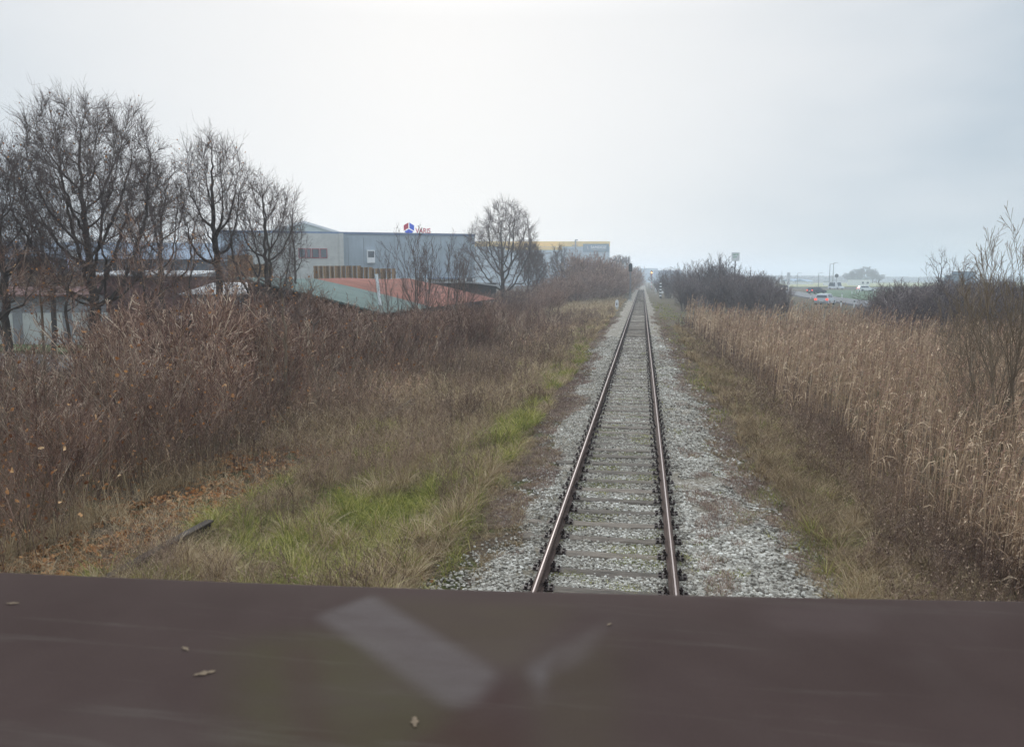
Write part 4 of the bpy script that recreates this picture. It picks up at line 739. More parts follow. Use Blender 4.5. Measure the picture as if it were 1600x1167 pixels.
# pale gabled hall behind
gb, Lg = facade_frame('gabled_hall', 425, 190, 529, 196, -.6); tag(gb, 'pale greenish gabled hall peeping over the left end of the grey hall roof', 'hall')
ge, gp = zt(529,362,196)+.6, zt(478,347,193)+.6
a = Acc(); a.prism([(0,0),(Lg,0),(Lg,ge-.4),(Lg*.5,gp-.4),(0,ge-.4)], 0, 40); a.build('wall', M['pale_green'], gb)
a = Acc(); a.prism([(-.6,ge-.6),(Lg*.5,gp-.3),(Lg+.6,ge-.6),(Lg+.6,ge),(Lg*.5,gp+.3),(-.6,ge)], -.5, 40.5); a.build('roof', M['white'], gb)
# yellow striped high warehouse
wh, Lw = facade_frame('highbay_warehouse', 725, 398, 952, 410, 0); tag(wh, 'tall pale distribution warehouse with yellow bands and a slate sign panel', 'warehouse')
zt_ = zt(900,377,405)
a = Acc(); a.box(0,Lw,0,60,0,zt_-2.6); a.build('wall', M['sandhall'], wh)
a = Acc(); a.box(-.1,Lw+.1,-.1,60.1,zt_-2.6,zt_); a.build('yellow_parapet', M['yellow'], wh)
def wx(px): return Lw*(px-725)/(952-725)
def wz(py): return zt(900,py,405)
a = Acc(); a.box(wx(790),wx(877),-4,-.01,0,wz(391)); a.build('lower_block', M['sandhall'], wh)
a = Acc(); a.box(wx(790),wx(877.5),-4.1,-.01,wz(391),wz(386)); a.build('yellow_parapet', M['yellow'], wh)
a = Acc(); a.box(wx(910.5),wx(951),-.4,-.02,wz(393.5),wz(381)); sp_ = a.build('sign_panel', M['sign_grey'], wh)
text_mesh('SANDOZ', 5.6*.342, .1, M['white'], sp_, (wx(922),-.45,wz(388.2)), scalex=1.03, bold=.05)
a = Acc(); 
for i in range(14): a.box(wx(922.5)+i*.5,wx(922.5)+i*.5+.33,-.45,-.401,wz(390.6),wz(390.6)+.3)
a.build('small_lettering', M['offwhite'], sp_)
a = Acc(); xk, zk = wx(917.5), wz(387); a.prism([(xk-.5,zk+.9),(xk,zk+.9),(xk+.55,zk-.9),(xk+.05,zk-.9)],-.46,-.41); a.build('emblem', M['offwhite'], sp_)
r_ = random.Random(5); a = Acc()
for i in range(22):
    x = r_.choice([r_.uniform(wx(880),wx(944)), r_.uniform(wx(845),wx(870))]); z = r_.uniform(wz(420),wz(395)); a.box(x,x+r_.uniform(3,5),-4.2 if x<wx(877) else -.15,-4.01 if x<wx(877) else -.01,z,z+.45)
for px,pz in ((887,390),(893,384)): a.box(wx(px),wx(px)+3,-.15,-.01,wz(pz),wz(pz)+.4)
a.build('louvre', M['steel'], wh)
a = Acc(); a.cyl((wx(898.5),-1,0),(wx(898.5),-1,wz(374)),.35,n=8); a.box(wx(898.5)-.2,wx(902),-1.2,-.8,wz(376),wz(374)); a.build('flue', M['steel'], wh)
# big roofed shed with green sheets and red tiles
z0, z1 = 1.70, 3.62; xe, xr = -13.3, -21.6; sl = (z1-z0)/(xr-xe)
def roofplane(y0, y1, x0, x1, lift, th, edge=0):
    rs = []; ysr = np.linspace(y0,y1,14); xsr = np.linspace(x0,x1,7); X,Y = np.meshgrid(xsr,ysr); Z = z0+(X-xe)*sl+lift-.09*np.sin((Y-40)*.19)**2-.06*np.sin((X-xe)*.4)
    n,k = X.shape; i_ = np.arange(n*k).reshape(n,k); top = np.stack([X,Y,Z],-1).reshape(-1,3); bot = top-np.array([0,0,th]); a = Acc(); f = np.stack([i_[:-1,:-1],i_[:-1,1:],i_[1:,1:],i_[1:,:-1]],-1).reshape(-1,4)
    a.add(np.vstack([top,bot]), np.vstack([f, f[:,::-1]+n*k])); per = list(i_[0])+list(i_[1:,-1])+list(i_[-1,-2::-1])+list(i_[-2:0:-1,0]); q = [(per[j],per[(j+1)%len(per)],per[(j+1)%len(per)]+n*k,per[j]+n*k) for j in range(len(per))]
    b_ = np.vstack([top,bot]); a.add(b_, q); return a
sh = empty('storage_shed', (xe-4,40,gz(xe-4,40))); sh_inv = sh.location.copy(); tag(sh, 'low storage shed with a sagging roof, green sheets nearest and red tiles beyond', 'shed')
def local(o): o.location = -sh_inv; return o
local(roofplane(40, 50.4, xe, xr, 0.03, .1).build('green_roof', M['green_roof'], sh)); local(roofplane(50.4, 72, xe, xr, 0, .1).build('red_roof', M['red_roof'], sh))
a = Acc(); a.prism([(xe-.5,-1.2),(xr+.4,-1.2),(xr+.4,z1-.3),(xe-.5,z0-.12)], 40.5, 71.5); local(a.build('wall', M['dark_wood'], sh))
a = Acc(); a.box(xe+.01,xe+.05,40,72,z0-.24,z0-.02); local(a.build('fascia', M['dark_wood'], sh))
p1 = W(594,474,43.5); p2 = W(588.5,430,43.6); a = Acc(); a.cyl(p1-np.array([0,0,.15]), p2, .085, n=10); a.cyl(p2, p2+np.array([-.01,0,.06]), .10, n=10); o = a.build('vent_pipe', M['white']); tag(o, 'slightly leaning white pipe standing on the green sheet roof', 'pipe')
# outbuilding right of the red roof
ob, Lo = facade_frame('grey_outbuilding', 735, 84, 775, 88, -.6); tag(ob, 'low grey boarded outbuilding with a pale roof beyond the red tiles', 'outbuilding')
zo = zt(740,441,84)+.6; a = Acc(); a.box(0,Lo,0,6,0,zo-.1); a.build('wall', M['dark_wood'], ob); a = Acc(); a.prism([(-.2,zo-.1),(Lo+.2,zo-.5),(Lo+.2,zo-.35),(-.2,zo+.06)],-.3,6.3); a.build('roof', M['offwhite'], ob)
# pallets
pm = Acc()
for q in (0,.327,.655): pm.box(-.6,.6,q-.327+(-.072),q-.327+.072,0,.022)
for q in (0,.327,.655):
    for e in (-.527,0,.527): pm.box(e-.072,e+.072,q-.327-.05,q-.327+.05,.022,.100)
for e in (-.527,0,.527): pm.box(e-.072,e+.072,-.4,.4,.100,.122)
for e in (-.33,-.165,0,.165,.33): pm.box(-.6,.6,e-.06,e+.06,.122,.142)
pm.f and None
pme = pm.mesh('pallet', M['wood']); low = Acc()
YP = 78; xa = W(492,436,YP)[0]; ztop = zt(540,414,YP); zg = float(gz(xa,YP)); npal = 0
def stack(x, y, zb, ztp, lab, grp, rz=0, visible_from=1.9):
    global npal
    n = int((ztp-zb)/.146)
    for k in range(n):
        z = zb+k*.146
        if z < visible_from:
            for (q0,q1) in ((-.6,-.46),(-.07,.07),(.46,.6)): low.box(x+q0,x+q1,y-.4,y+.4,z+.022,z+.1)
            low.box(x-.6,x+.6,y-.4,y+.4,z+.1,z+.135)
        else:
            o = link('pallet', pme); o.location = (x+random.uniform(-.02,.02), y+random.uniform(-.03,.03), z); o.rotation_euler = (0,0,rz+random.uniform(-.012,.012)); tag(o, lab, 'pallet', grp); npal += 1
for c in range(7): stack(xa+.65+c*1.24, YP, zg, ztop-c*.03-(.1 if c>4 else 0), 'wooden pallet in the long high stack between the green roof and the grey hall', 'pallets stacked before the grey hall', visible_from=2.35)
for c in range(3):
    p = W(34+c*13.5,436,62); stack(float(p[0])+.6, 62, float(gz(p[0],62)), zt(50,400,62), 'wooden pallet in the orange tinted stack seen through the left trees', 'pallets seen through the left trees', visible_from=3.6)
for c in range(4):
    p = W(76+c*13.5,436,62); stack(float(p[0])+.6, 62, float(gz(p[0],62)), zt(90,427,62)+random.uniform(-.1,.05), 'wooden pallet in the lower row beside the orange tinted stack', 'lower pallet row seen through the left trees', visible_from=3.2)
for c in range(4):
    p = W(360+c*15,436,70); stack(float(p[0])+.6, 70, float(gz(p[0],70)), zt(380,398 if c<2 else 412,70), 'wooden pallet in the stack behind the straight trunked tree', 'pallets behind the straight trunked tree', visible_from=3.6)
tag(low.build('pallet_stack', M['wood']), 'shaded lower layers of the high pallet stacks in the yard', 'pallets', kind='stuff')
# dark hall behind the left trees
dh, Ld = facade_frame('dark_hall', -160, 92, 330, 104, -.8); tag(dh, 'long dark fronted hall with a grey blue roof behind the left trees', 'hall')
zd = zt(150,404,96)+.8; zdt = zt(150,384,104)+.8
a = Acc(); a.box(0,Ld,0,26,0,zd); a.build('wall', plain('dark_cladding', (.07,.08,.10)), dh)
a = Acc(); a.prism([(-.6,zd),(8,zdt+.6),(26.5,zd)], -.4, Ld+.4, 'x'); a.build('roof', corr('blue_grey_roof', (.24,.29,.36), True, 1.5), dh)
def dx(px): return Ld*(px+160)/(490)
for px in (77,104,130,250): 
    a = Acc(); a.box(dx(px)-.18,dx(px)+.18,-.1,-.01,zt(100,424,95)+.8,zt(100,401,95)+.8); a.build('window', emis('lit_strip', (.62,.66,.95), .55), dh)
a = Acc(); a.box(0,Ld,-.6,-.02,zt(100,430,95)-.5,zt(100,425,95)+.8); a.build('ledge', M['offwhite'], dh)
p = W(118,436,70); a = Acc(); a.box(-.35,.35,-.35,.35,0,zt(118,392,70)+.8); a.box(-.45,.45,-.45,.45,zt(118,392,70)+.8,zt(118,390,70)+.8); o = a.build('concrete_chimney', M['offwhite']); o.location = (float(p[0]),70,-.8); tag(o, 'pale square chimney standing in front of the dark hall', 'chimney')
# white long building and rusty roof
wb, Lb = facade_frame('white_garage', -90, 44, 128, 47, -.8); tag(wb, 'long white rendered garage behind the left trees, beyond the strip of lawn', 'garage')
zw = zt(60,464,45)+.8; a = Acc(); a.box(0,Lb,0,5,0,zw); a.build('wall', plain('grey_render', (.25,.25,.255), .9, 0, .25, .9), wb); a = Acc(); a.prism([(-.4,zw),(5.4,zw+.5),(5.4,zw+.62),(-.4,zw+.12)],-.3,Lb+.3,'x'); a.build('roof', M['brownred'], wb)
for i in range(3): a = Acc(); a.box(1.5+i*3,3.9+i*3,-.04,-.005,0,2.1); a.build('garage_door', M['concrete'], wb)
bs, Lc = facade_frame('brick_shed', 130, 52, 300, 54, -.8); tag(bs, 'rusty red walled shed with a pale roof edge right of the white garage', 'shed')
zb = zt(200,432,53)+.8; a = Acc(); a.box(0,Lc,0,7,0,zb); a.build('wall', M['brownred'], bs); a = Acc(); a.prism([(-.4,zb),(7.4,zb+.4),(7.4,zb+.52),(-.4,zb+.12)],-.3,Lc+.3,'x'); a.build('roof', M['offwhite'], bs)
a = Acc(); a.box(2,3.2,-.05,-.005,0,2.05); a.build('door', M['dark_wood'], bs); a = Acc(); a.box(5,6.6,-.05,-.005,1,2.1); a.build('window', M['glass'], bs)
gs, Le = facade_frame('grey_shed', 290, 46, 445, 47, -.8); tag(gs, 'grey lean-to shed left of the green sheet roof', 'shed')
zb = zt(380,462,46)+.8; a = Acc(); a.box(0,Le,0,5,0,zb); a.build('wall', M['offwhite'], gs); a = Acc(); a.prism([(-.4,zb),(5.4,zb+.7),(5.4,zb+.8),(-.4,zb+.1)],-.3,Le+.3,'x'); a.build('roof', M['steel'], gs)
a = Acc(); a.box(1,3.6,-.05,-.005,0,2.1); a.build('door', M['dark_wood'], gs)
# tarpaulin tunnel
a = Acc(); th = np.linspace(0,pi,14); p = W(262,436,40); 
ring = [(1.3*cos(t),1.55*sin(t)) for t in th]; a.prism(ring, -2.2, 2.2); o = a.build('tarpaulin_tunnel', M['offwhite'], smooth=False); o.location = (float(p[0]),41,-.85); o.scale = (1.3,1,1.5); tag(o, 'rounded pale tarpaulin tunnel behind the second bare tree', 'tunnel')
# ------------------------------------------------------------------ roads and fields
def strip(name, pts, wd, z, mat, lab=None):
    P = np.array(pts, float); T = np.gradient(P, axis=0); T /= np.linalg.norm(T,axis=1,keepdims=True); S = np.stack([T[:,1],-T[:,0]],1); l, r_ = P-S*wd/2, P+S*wd/2
    zz = lambda q: np.full(len(q), z); n = len(P); v = np.vstack([np.column_stack([l,zz(l)]), np.column_stack([r_,zz(r_)])]); a = Acc(); a.add(v, [(i,i+1,n+i+1,n+i) for i in range(n-1)])
    a.add(v-np.array([0,0,1.2]), [(i,n+i,n+i+1,i+1) for i in range(n-1)]); a.add(np.vstack([v, v-np.array([0,0,1.2])]), [(i,2*n+i,2*n+i+1,i+1) for i in range(n-1)]+[(n+i,n+i+1,3*n+i+1,3*n+i) for i in range(n-1)])
    o = a.build(name, mat); o['kind'] = 'structure'; return o
def g2(px,py,z): p = GP(px,py,z); return (float(p[0]),float(p[1]))
def smooth_path(pts, n=40):
    P = np.array(pts); d = np.r_[0,np.cumsum(np.linalg.norm(np.diff(P,axis=0),axis=1))]; t = np.linspace(0,d[-1],n); Q = np.column_stack([np.interp(t,d,P[:,i]) for i in (0,1)])
    k = np.ones(7)/7; return np.column_stack([np.convolve(np.pad(Q[:,i],3,'edge'),k,'valid') for i in (0,1)])
strip('lane_road', smooth_path([(-60,39),(-40,36.5),(-30,35.3),(-24,34.5),(-20,33.3)],30), 5.0, -.62, M['asphalt'])
strip('branch_road', smooth_path([g2(1200,452,.12),g2(1235,456,.12),g2(1262,461,.12),g2(1310,468,.12),g2(1380,476,.12),g2(1480,492,.12),(80,52)]), 6.0, .13, M['asphalt'])
strip('main_road', smooth_path([g2(1150,448.5,.2),g2(1250,449.6,.2),g2(1330,450.0,.2),g2(1420,449,.2),g2(1640,447.5,.2)]), 9, .22, M['asphalt'])
M['crop'] = plain('winter_crop', (.055,.105,.05), .9, 0, .25, .12); M['stubble'] = plain('yellow_field', (.25,.25,.11), .9, 0, .2, .03)
M['lawn'] = plain('lawn', (.075,.105,.035), .9, 0, .3, 1.2)
def field(name, corners, z, mat):
    n = len(corners); a = Acc(); v = [(x,y,z) for x,y in corners]+[(x,y,z-1.5) for x,y in corners]; a.add(v,[tuple(range(n))]); a.add(v,[(i,n+i,n+(i+1)%n,(i+1)%n) for i in range(n)]); o = a.build(name, mat); o['kind'] = 'structure'; return o
field('crop_field', [g2(1292,453.2,.15),g2(1255,457,.15),g2(1330,466.5,.15),g2(1420,474,.15),g2(1500,488,.15),(95,62),g2(1660,452,.15)], .16, M['crop'])
field('yellow_field', [g2(1210,448.2,.3),g2(1640,446.5,.3),g2(1900,442,.3),g2(1210,442.3,.3)], .30, M['stubble'])
field('lawn', [(-60,42.3),(-22,39.5),(-17.5,36),(-20,41),(-24,43.6),(-60,46)], -.66, M['lawn'])
# ------------------------------------------------------------------ vehicles
M['tyre'] = plain('tyre', (.02,.02,.02), .8); M['tail'] = emis('tail_lamp', (1,.10,.06), 1.1); M['head'] = emis('head_lamp', (1,.9,.7), 5); M['taildull'] = plain('dull_red_lamp', (.35,.02,.02), .4)
def car(name, lab, loc, rz, col, L_=4.3, Wd=1.78, H=1.48, kind='estate', tail='tail', head=None, cat='car'):
    root = empty(name, loc, rz); tag(root, lab, cat); p_ = newmat('paint_'+lab[:12]); p_[2].inputs['Base Color'].default_value = (*col,1); p_[2].inputs['Roughness'].default_value = .3; p_[2].inputs['Coat Weight'].default_value = .4; pm_ = p_[0]
    hl = L_/2          # front towards +y
    body = {'estate':[(-hl,.32),(-hl-.02,.62),(-hl+.06,.92),(hl*.42,.90),(hl*.9,.76),(hl,.60),(hl,.30),(-hl+.2,.24)], 'van':[(-hl,.3),(-hl,1.0),(hl*.55,1.02),(hl*.95,.9),(hl,.62),(hl,.3)]}[kind]
    cab = {'estate':[(-hl+.06,.92),(-hl+.32,H-.06),(-hl+.7,H),(.35,H),(hl*.42,.90)], 'van':[(-hl,1.0),(-hl+.05,H-.04),(-hl+.2,H),(hl*.42,H),(hl*.62,1.02)]}[kind]
    a = Acc(); w2 = Wd/2
    def loft(poly, wb, wt, zlo, zhi):
        n = len(poly); v = []
        for s in (-1,1):
            for (y,z) in poly: f_ = min(1,max(0,(z-zlo)/(zhi-zlo+1e-6))); v.append((s*(wb+(wt-wb)*f_), y, z))
        a.add(v, [(i,(i+1)%n,n+(i+1)%n,n+i) for i in range(n)]); a.add(v,[tuple(range(n))]); a.add(v,[tuple(range(2*n-1,n-1,-1))])
    loft(body, w2, w2-.06, .3, .92); loft(cab, w2-.07, w2-.26, .9, H)
    a.build('body', pm_, root)
    g_ = Acc(); zt_=H-.13; zb_=.97; inset=.012
    def xw(z): return w2-.07+(-.19)*((z-.9)/(H-.9))
    for s in (-1,1):
        for (ya,yb) in ((-hl+.42,-.55),(-.45,.25)): g_.add([(s*(xw(zb_)+inset),ya-.1,zb_),(s*(xw(zb_)+inset),yb+.25,zb_),(s*(xw(zt_)+inset),yb,zt_),(s*(xw(zt_)+inset),ya+.1,zt_)],[(0,1,2,3)])
    if kind=='estate':
        g_.add([(-w2+.2,-hl+.07,.98),(w2-.2,-hl+.07,.98),(w2-.36,-hl+.29,H-.13),(-w2+.36,-hl+.29,H-.13)],[(0,1,2,3)])
    else: g_.add([(-w2+.2,-hl-.012,1.08),(w2-.2,-hl-.012,1.08),(w2-.28,-hl+.02,H-.2),(-w2+.28,-hl+.02,H-.2)],[(0,1,2,3)])
    ys_,zs_ = (hl*.42,.92) if kind=='estate' else (hl*.62,1.05); yt_ = .35 if kind=='estate' else hl*.42
    g_.add([(-w2+.18,ys_+.01,zs_+.02),(w2-.18,ys_+.01,zs_+.02),(w2-.32,yt_+.06,H-.08),(-w2+.32,yt_+.06,H-.08)],[(0,1,2,3)]); g_.build('windows', M['glass'], root)
    for sx in (-1,1):
        for yy in (-hl*.62,hl*.62):
            a = Acc(); a.cyl((sx*(w2-.20),yy,.31),(sx*(w2+.005),yy,.31),.31,n=16); a.cyl((sx*(w2+.0),yy,.31),(sx*(w2+.012),yy,.31),.19,n=12,m=1); a.build('wheel', [M['tyre'],M['steel']], root)
        a = Acc(); a.box(*sorted((sx*(w2-.34),sx*(w2-.05))),-hl-.035,-hl+.06,.66,.90); a.build('tail_light', M[tail], root)
        a = Acc(); a.box(*sorted((sx*(w2-.42),sx*(w2-.1))),hl-.1,hl+.02,.58,.74); a.build('headlight', M[head or 'white'], root)
    a = Acc(); a.box(-.26,.26,-hl-.03,-hl+.0,.52,.64); a.build('number_plate', M['white'], root)
    return root
def atp(px, Y, z): p = W(px, 436, Y); return (float(p[0]), Y, z)
car('parked_car', 'silver estate car with glowing tail lights on the branch road beyond the reeds', atp(1291,108,.15), R(-25), (.42,.45,.48), H=1.5)
car('parked_car', 'dark car showing one red tail light beyond the silver estate car', atp(1277,185,.25), R(-55), (.02,.025,.04))
car('parked_car', 'small white car driving on the far main road at the field edge', atp(1354,225,.25), R(-80), (.75,.76,.78))
car('delivery_van', 'white van on the main road left of the small white car', atp(1307,262,.25), R(-150), (.7,.72,.76), 5.2, 1.95, 2.3, 'van', 'taildull', cat='van')
car('parked_car', 'white car parked behind the left scrub, only roof and windows showing', (*gl_(*[float(v) for v in W(360,436,27)[:2]])[:2], float(gz(-14,27))-.0), R(-70), (.70,.72,.72), kind='estate', tail='taildull', H=1.5)
car('oncoming_car', 'distant car with two headlights left of the white pylon sign', atp(1227,235,.25), R(165), (.1,.1,.12), head='head')
# lorry at the right
lr = empty('lorry', atp(1543,190,.25), R(160)); tag(lr, 'lorry with lit headlights approaching behind the hedge at the right', 'lorry')
a = Acc(); a.prism([(0,.5),(0,2.7),(-.5,2.9),(-1.9,2.9),(-1.9,.5)],-1.2,1.2,'x'); a.build('cab', M['white'], lr); a = Acc(); a.box(-1.22,1.22,-9,-2.1,.9,3.1); a.build('cargo_box', M['brownred'], lr)
a = Acc(); a.box(-1.1,1.1,.005,.03,1.5,2.4); a.build('windscreen', M['glass'], lr)
for s in (-1,1):
    a = Acc(); a.box(*sorted((s*.75,s*1.1)),.005,.06,.65,.9); a.build('headlight', M['head'], lr)
    for yy in (-.9,-6.8,-8): a = Acc(); a.cyl((s*.9,yy,.5),(s*1.21,yy,.5),.5,n=12); a.build('wheel', M['tyre'], lr)
a = Acc(); a.box(-.2,.2,.005,.06,.65,.85); a.build('fog_light', M['head'], lr)
# ------------------------------------------------------------------ railway signals, posts and signs
def base(px, Y): p = W(px,436,Y); return (float(p[0]), Y, float(gz(p[0],Y))-.05)
def signal(px, Y, ptop, pbot, lab, lit, banded=False):
    b_ = base(px,Y); root = empty('railway_signal', b_); tag(root, lab, 'signal'); zt1 = zt(px,ptop,Y)-b_[2]; zb1 = zt(px,pbot,Y)-b_[2]
    a = Acc(); nseg = 8
    for i in range(nseg): a.cyl((0,.12,zb1*i/nseg),(0,.12,zb1*(i+1)/nseg),.07,n=10,m=(i%2) if banded else 0)
    a.build('mast', [M['steel'] if not banded else M['white'], M['logo_red'] if banded else M['steel']], root)
    hw = min(.36,(zt1-zb1)*.22); a = Acc(); th = np.linspace(0,pi,9); outl = [(-hw,zb1+hw*.4),(-hw*.6,zb1),(hw*.6,zb1),(hw,zb1+hw*.4)]+[(hw*cos(t),zt1-hw+hw*sin(t)) for t in th]; a.prism(outl,-.02,.05); a.build('head', M['black'], root)
    nl = 4; st = (zt1-zb1-hw)/nl
    for i in range(nl):
        zc_ = zt1-hw-i*st*.95; a = Acc(); a.cyl((0,-.14,zc_),(0,-.02,zc_),.12,n=14); a.build('hood', M['black'], root)
        a = Acc(); a.cyl((0,-.16,zc_),(0,-.141,zc_),.1 if i!=lit else .2,n=14); a.build('lamp', emis('signal_amber',(1,.42,.10),9) if i==lit else M['glass'], root)
    a = Acc(); a.box(-.3,.3,-.05,.05,0,.35); a.build('footing', M['concrete'], root)
    a = Acc()
    for i in range(int(zb1/.3)): a.box(-.17,.17,.2,.23,.3+i*.3,.33+i*.3)
    a.box(-.19,-.16,.2,.23,.2,zb1); a.box(.16,.19,.2,.23,.2,zb1); a.build('ladder', M['steel'], root); return root
signal(985, 128, 411.5, 424.5, 'dark unlit railway signal on the left of the line', -1)
signal(1018, 300, 422.5, 429, 'distant railway signal with an amber light on a red and white mast', 2, True)
b_ = base(1032.5,142); mk_ = empty('marker_post', b_); tag(mk_, 'black and white banded marker post right of the line', 'marker post'); hh = zt(1032,442,142)-b_[2]; a = Acc(); a.cyl((0,.05,0),(0,.05,hh*.3),.05,n=8); a.build('post', M['steel'], mk_)
a = Acc(); n_ = 10
for i in range(n_): a.box(-.17,.17,0,.03,hh*(.12+.88*i/n_),hh*(.12+.88*(i+1)/n_),m=(i%2))
a.build('banded_board', [M['black'],M['white']], mk_); a = Acc(); a.box(.175,.5,0,.03,hh*.38,hh*.52); a.build('side_plate', M['white'], mk_)
def stonepost(px, Y, top, lab, wd=.16):
    b_ = base(px,Y); hh = zt(px,top,Y)-b_[2]; root = empty('kilometre_post', b_); tag(root, lab, 'distance post'); th = np.linspace(0,pi,9); a = Acc(); a.prism([(-wd,hh*.35),(wd,hh*.35)]+[(wd*cos(t),hh-wd+wd*sin(t)) for t in th],-.09,.09); a.build('plate', M['white'], root)
    a = Acc(); a.box(-wd*.5,wd*.8,-.07,.07,-.1,hh*.35); a.build('foot', M['concrete'], root); a = Acc(); a.box(-.05,.05,-.095,-.091,hh*.5,hh*.72); a.build('digit', M['black'], root)
stonepost(964.5, 93, 468.5, 'small white round topped post at the left edge of the ballast', .19); stonepost(1025, 196, 450, 'small white post near the banded marker, right of the line', .22)
stonepost(1016.5, 250, 443, 'tiny white post far down the line below the amber signal', .22)
b_ = base(1148,150); bb = empty('billboard', b_); tag(bb, 'white square advertising board with green writing on a tall mast', 'billboard'); zz0, zz1 = zt(1148,408,150)-b_[2], zt(1148,394.5,150)-b_[2]
a = Acc(); a.cyl((0,.1,0),(0,.1,zz0+.3),.12,n=10); a.build('mast', M['steel'], bb); a = Acc(); a.box(-.72,.72,-.06,.06,zz0,zz1); pn = a.build('panel', M['white'], bb); gm = plain('green_print', (.12,.38,.18), .6); a = Acc(); r_ = random.Random(2)
for row,(n_,hgt) in enumerate(((6,.30),(4,.2))):
    for i in range(n_): 
        x = -.5+i*.17+row*.15; zq = zz1-.55-row*.42; a.box(x,x+.03,-.075,-.062,zq,zq+hgt); a.box(x+.03,x+.10,-.075,-.062,zq+hgt*r_.choice([0,.5,.8]),zq+hgt*r_.choice([0,.5,.8])+.06)
a.build('printing', gm, pn)
b_ = base(1232,190); py_ = empty('pylon_sign', b_); tag(py_, 'narrow tall white pylon sign at the road junction', 'sign'); hh = zt(1232,426,190)-b_[2]; a = Acc(); a.box(-.35,.35,-.1,.1,hh*.45,hh); a.build('panel', M['white'], py_); a = Acc(); a.cyl((.15,0,0),(.15,0,hh*.45),.08); a.build('post', M['white'], py_)
# lamp posts
def mast(px, Y, top, lab, r=.09, arm=True):
    b_ = base(px,Y); hh = zt(px,top,Y)-b_[2]; root = empty('lamp_post', b_); tag(root, lab, 'lamp post', None); a = Acc(); a.cyl((0,0,0),(0,0,hh),r,r*.6,n=8); a.build('pole', M['steel'], root)
    a = Acc(); a.cyl((0,0,hh),(1.2,0,hh+.15),r*.5,n=6); a.box(1.1,1.7,-.15,.15,hh+.08,hh+.2); a.build('lamp_head', M['steel'], root)
mast(1296,330,413,'left one of the two tall thin masts on the far field edge',.16); mast(1301.5,325,411,'right one of the two tall thin masts on the far field edge',.16); mast(1279,340,427,'shorter mast left of the pair of tall masts',.14); mast(1246,360,427,'short distant mast near the low white building',.14)
b_ = base(1307,350); ms_ = empty('round_sign', b_); tag(ms_, 'small dark round sign on a post right of the tall masts', 'sign'); hh = zt(1307,431,350)-b_[2]; a = Acc(); a.cyl((0,0,0),(0,0,hh),.1,n=6); a.build('post', M['steel'], ms_); a = Acc(); a.cyl((0,-.12,hh),(0,-.1,hh),.8,n=16); a.build('plate', M['black'], ms_)
# delineator posts
dl = Acc(); dl.prism([(-.07,0),(.07,0),(.07,.9),(-.05,1.0)],-.05,.05,m=0); dl.box(-.072,.072,-.052,.052,.70,.86,m=1); dme = dl.mesh('delineator', [M['white'],M['black']])
for i,(px,Y) in enumerate([(1317,150),(1332,190),(1338,200),(1342,210),(1346,218),(1366,210),(1372,205),(1268,140),(1316,96),(1337,97)]):
    o = link('delineator_post', dme); bb_ = base(px,Y); o.location = (bb_[0],bb_[1],.15); tag(o, 'short white roadside post along the roads beyond the reeds', 'roadside post', 'roadside posts beyond the reeds')
# far right silos and buildings
def block(name, lab, pL, pR, Y, top, mat, cat='building', depth=14, z0=.0, roof=None, wins=0, roofh=1.5):
    o, Lx = facade_frame(name, pL, Y, pR, Y*1.01, z0); tag(o, lab, cat); zz = zt(pL,top,Y)-z0; a = Acc(); a.box(0,Lx,0,depth,0,zz); a.build('wall', mat, o)
    a = Acc()
    if roof: a.prism([(-.4,zz),(depth/2,zz+roofh),(depth+.4,zz)],-.3,Lx+.3,'x'); a.build('roof', roof, o)
    else: a.box(-.1,Lx+.1,-.1,depth+.1,zz,zz+.25); a.build('roof_edge', M['steel'], o)
    for i in range(wins):
        a = Acc(); x = Lx*(i+.25)/wins; a.box(x,x+Lx*.45/wins,-.06,-.005,zz*.35,zz*.65); a.build('window', M['glass'], o)
    return o
M['silo'] = corr('silo_sheet', (.20,.26,.32)); M['bluegrey'] = plain('blue_grey_wall', (.26,.33,.42))
block('silo_tower', 'taller narrow grey silo block left of the lorry', 1513, 1524, 300, 425, M['silo'], 'silo', 6, wins=2); block('silo_block', 'lower grey silo block attached left of the taller one', 1502, 1512.5, 301, 431, M['silo'], 'silo', 6, wins=2)
block('roadside_building', 'pale low building with two bays before the tree clump on the far field', 1345, 1360, 420, 437, M['white'], 'building', 8, wins=2)
block('roadside_building', 'low white building at the far left of the yellow field', 1240, 1257, 520, 439.5, M['white'], 'building', 10, roof=M['bluegrey']); block('roadside_building', 'second low white building right of the first one on the far field', 1261, 1271, 515, 440, M['white'], 'building', 10, roof=M['bluegrey'])
block('kiosk', 'tiny white kiosk between the masts on the far field', 1296, 1301, 420, 440.5, M['white'], 'kiosk', 3)
block('office_block', 'far hazy blue office tower right of the amber signal', 1014, 1028, 900, 419.5, M['bluegrey'], 'building', 20, wins=4)
block('office_block', 'far hazy low block between the blue tower and the flat roofed store', 1029, 1039, 950, 424, M['bluegrey'], 'building', 20, wins=3)
block('flat_store', 'far flat roofed blue store with a pale roof band right of the line', 1042, 1065, 600, 422.5, M['bluegrey'], 'store', 20, wins=5)
block('roadside_building', 'pale flat building partly hidden behind the shrub clump on the right', 1185, 1212, 260, 434, M['concrete'], 'building', 10, wins=3)
# overpass across the line
Y = 850; xa_, xb_ = float(W(975,436,Y)[0]), float(W(1045,436,Y)[0]); ov = empty('road_bridge', (0,Y,0)); tag(ov, 'far road bridge crossing above the vanishing point of the line', 'bridge'); zb_ = zt(1004,432.5,Y); zb2 = zt(1004,429.5,Y)
a = Acc(); a.box(xa_-40,xb_+40,-5,5,zb_,zb2); a.build('deck', M['bluegrey'], ov)
for x in (xa_,xb_-8): a = Acc(); a.box(x,x+2,-4,4,0,zb_); a.build('pier', M['concrete'], ov)
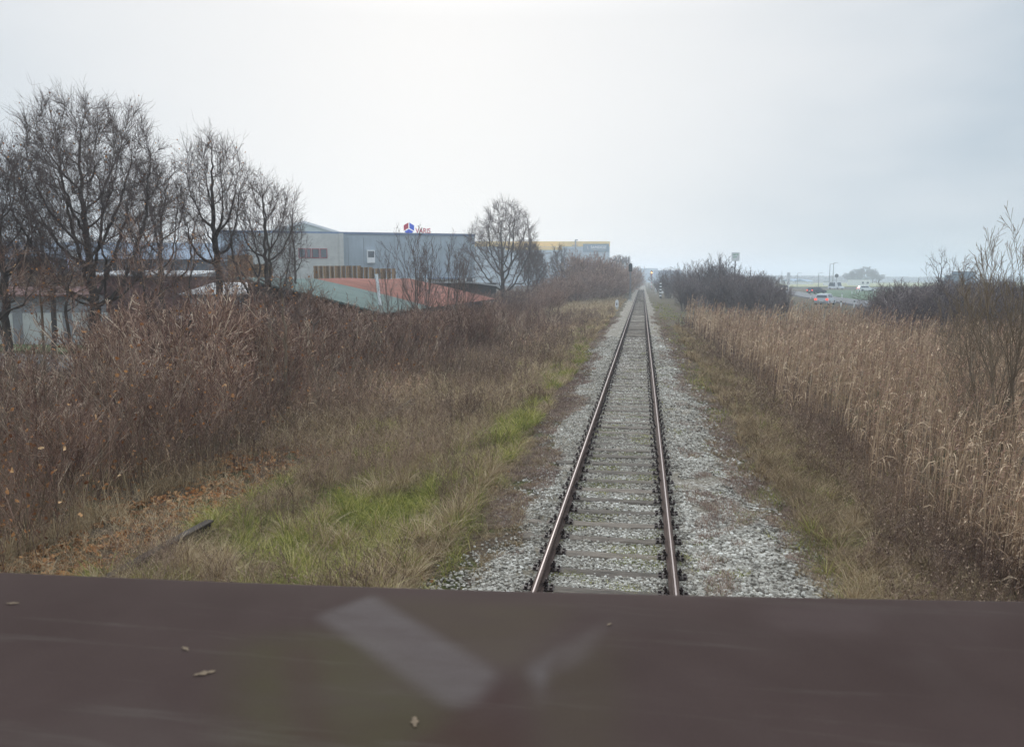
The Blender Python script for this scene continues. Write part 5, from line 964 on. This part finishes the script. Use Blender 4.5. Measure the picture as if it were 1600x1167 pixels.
# distant tree lines (separate crowns too small to tell apart: far woods)
def farwood(name, lab, px0, px1, Y, top, n, mat, jag=.35):
    a = Acc(); r = np.random.default_rng(int(Y)+px0); x0, x1 = W(px0,436,Y)[0], W(px1,436,Y)[0]; H = zt(px0,top,Y)
    xs_ = r.uniform(x0,x1,n); hs_ = H*r.uniform(1-jag,1.08,n)*(1+.15*np.sin(xs_*.011)); ys_ = Y+r.uniform(0,60,n)
    stems = np.zeros((n,3,3)); 
    for k in range(8):
        m_ = n; b0 = np.stack([xs_+r.normal(0,2.5,m_), ys_, hs_*r.uniform(.1,.75,m_)],1); d = azv(m_)*r.uniform(1,4,(m_,1)); P = np.stack([b0, b0+d*.5+np.array([0,0,1.])*(hs_*.14)[:,None], b0+d+np.array([0,0,1.])*(hs_*.25)[:,None]],1)
        a.ribbons(P, np.array([[1.6,1.3,.3]])*r.uniform(.6,1.6,(m_,1)), azv(m_), 0, r.uniform(0,1,m_))
    P = np.stack([np.stack([xs_,ys_,hs_*0-1],1), np.stack([xs_,ys_,hs_*.5],1), np.stack([xs_,ys_,hs_*.9],1)],1); a.tubes(P, np.array([[.5,.35,.1]])*np.ones((n,1)), 3, 0, r.uniform(0,1,n))
    return tag(a.build(name, mat), lab, 'far wood', kind='stuff')
farwood('far_wood', 'long hazy line of woods on the right horizon', 1040, 1760, 1250, 431, 2600, M['shrub_grey']); farwood('far_wood', 'hazy woods on the horizon right behind the vanishing point', 930, 1330, 1000, 431.5, 1500, M['shrub_grey'])
farwood('far_wood', 'hazy treeline behind the left yard and halls', -400, 700, 700, 428, 2500, M['shrub_grey'])
for i,(px,Y,top,lb,w_) in enumerate([(1338,620,419,'left tree of the hazy clump standing on the far field',1.4),(1350,640,415.5,'tallest middle tree of the hazy clump on the far field',1.5),(1362,630,419.5,'right tree of the hazy clump on the far field',1.3),(1326,630,426,'low outer tree at the left of the hazy clump on the far field',1.6),(1371,640,428,'low outer tree at the right of the hazy clump on the far field',1.3)]):
    crown_tree(71+i, px, Y, top, (26,30,22,22,18)[i]*1.1, 439, lb, natt=500, step=.4, trunk_r=.35, minr=.05)
# ------------------------------------------------------------------ air
bm = Acc(); bm.box(-1650,1650,-90,1760,-3.5,30.0); hz = bm.build('haze', M['white']); hz.data.materials.clear(); tag(hz, kind='stuff'); hz['label'] = 'thin pale bluish haze over the whole plain'; hz['category'] = 'haze'
m = bpy.data.materials.new('haze_air'); m.use_nodes = True; nt = m.node_tree; nt.nodes.clear(); o_ = nt.nodes.new('ShaderNodeOutputMaterial'); v_ = nt.nodes.new('ShaderNodeVolumePrincipled'); nt.links.new(v_.outputs[0], o_.inputs['Volume'])
v_.inputs['Color'].default_value = (.80,.90,1,1); v_.inputs['Density'].default_value = .00095; v_.inputs['Anisotropy'].default_value = .45; hz.data.materials.append(m); hz.display_type = 'WIRE'
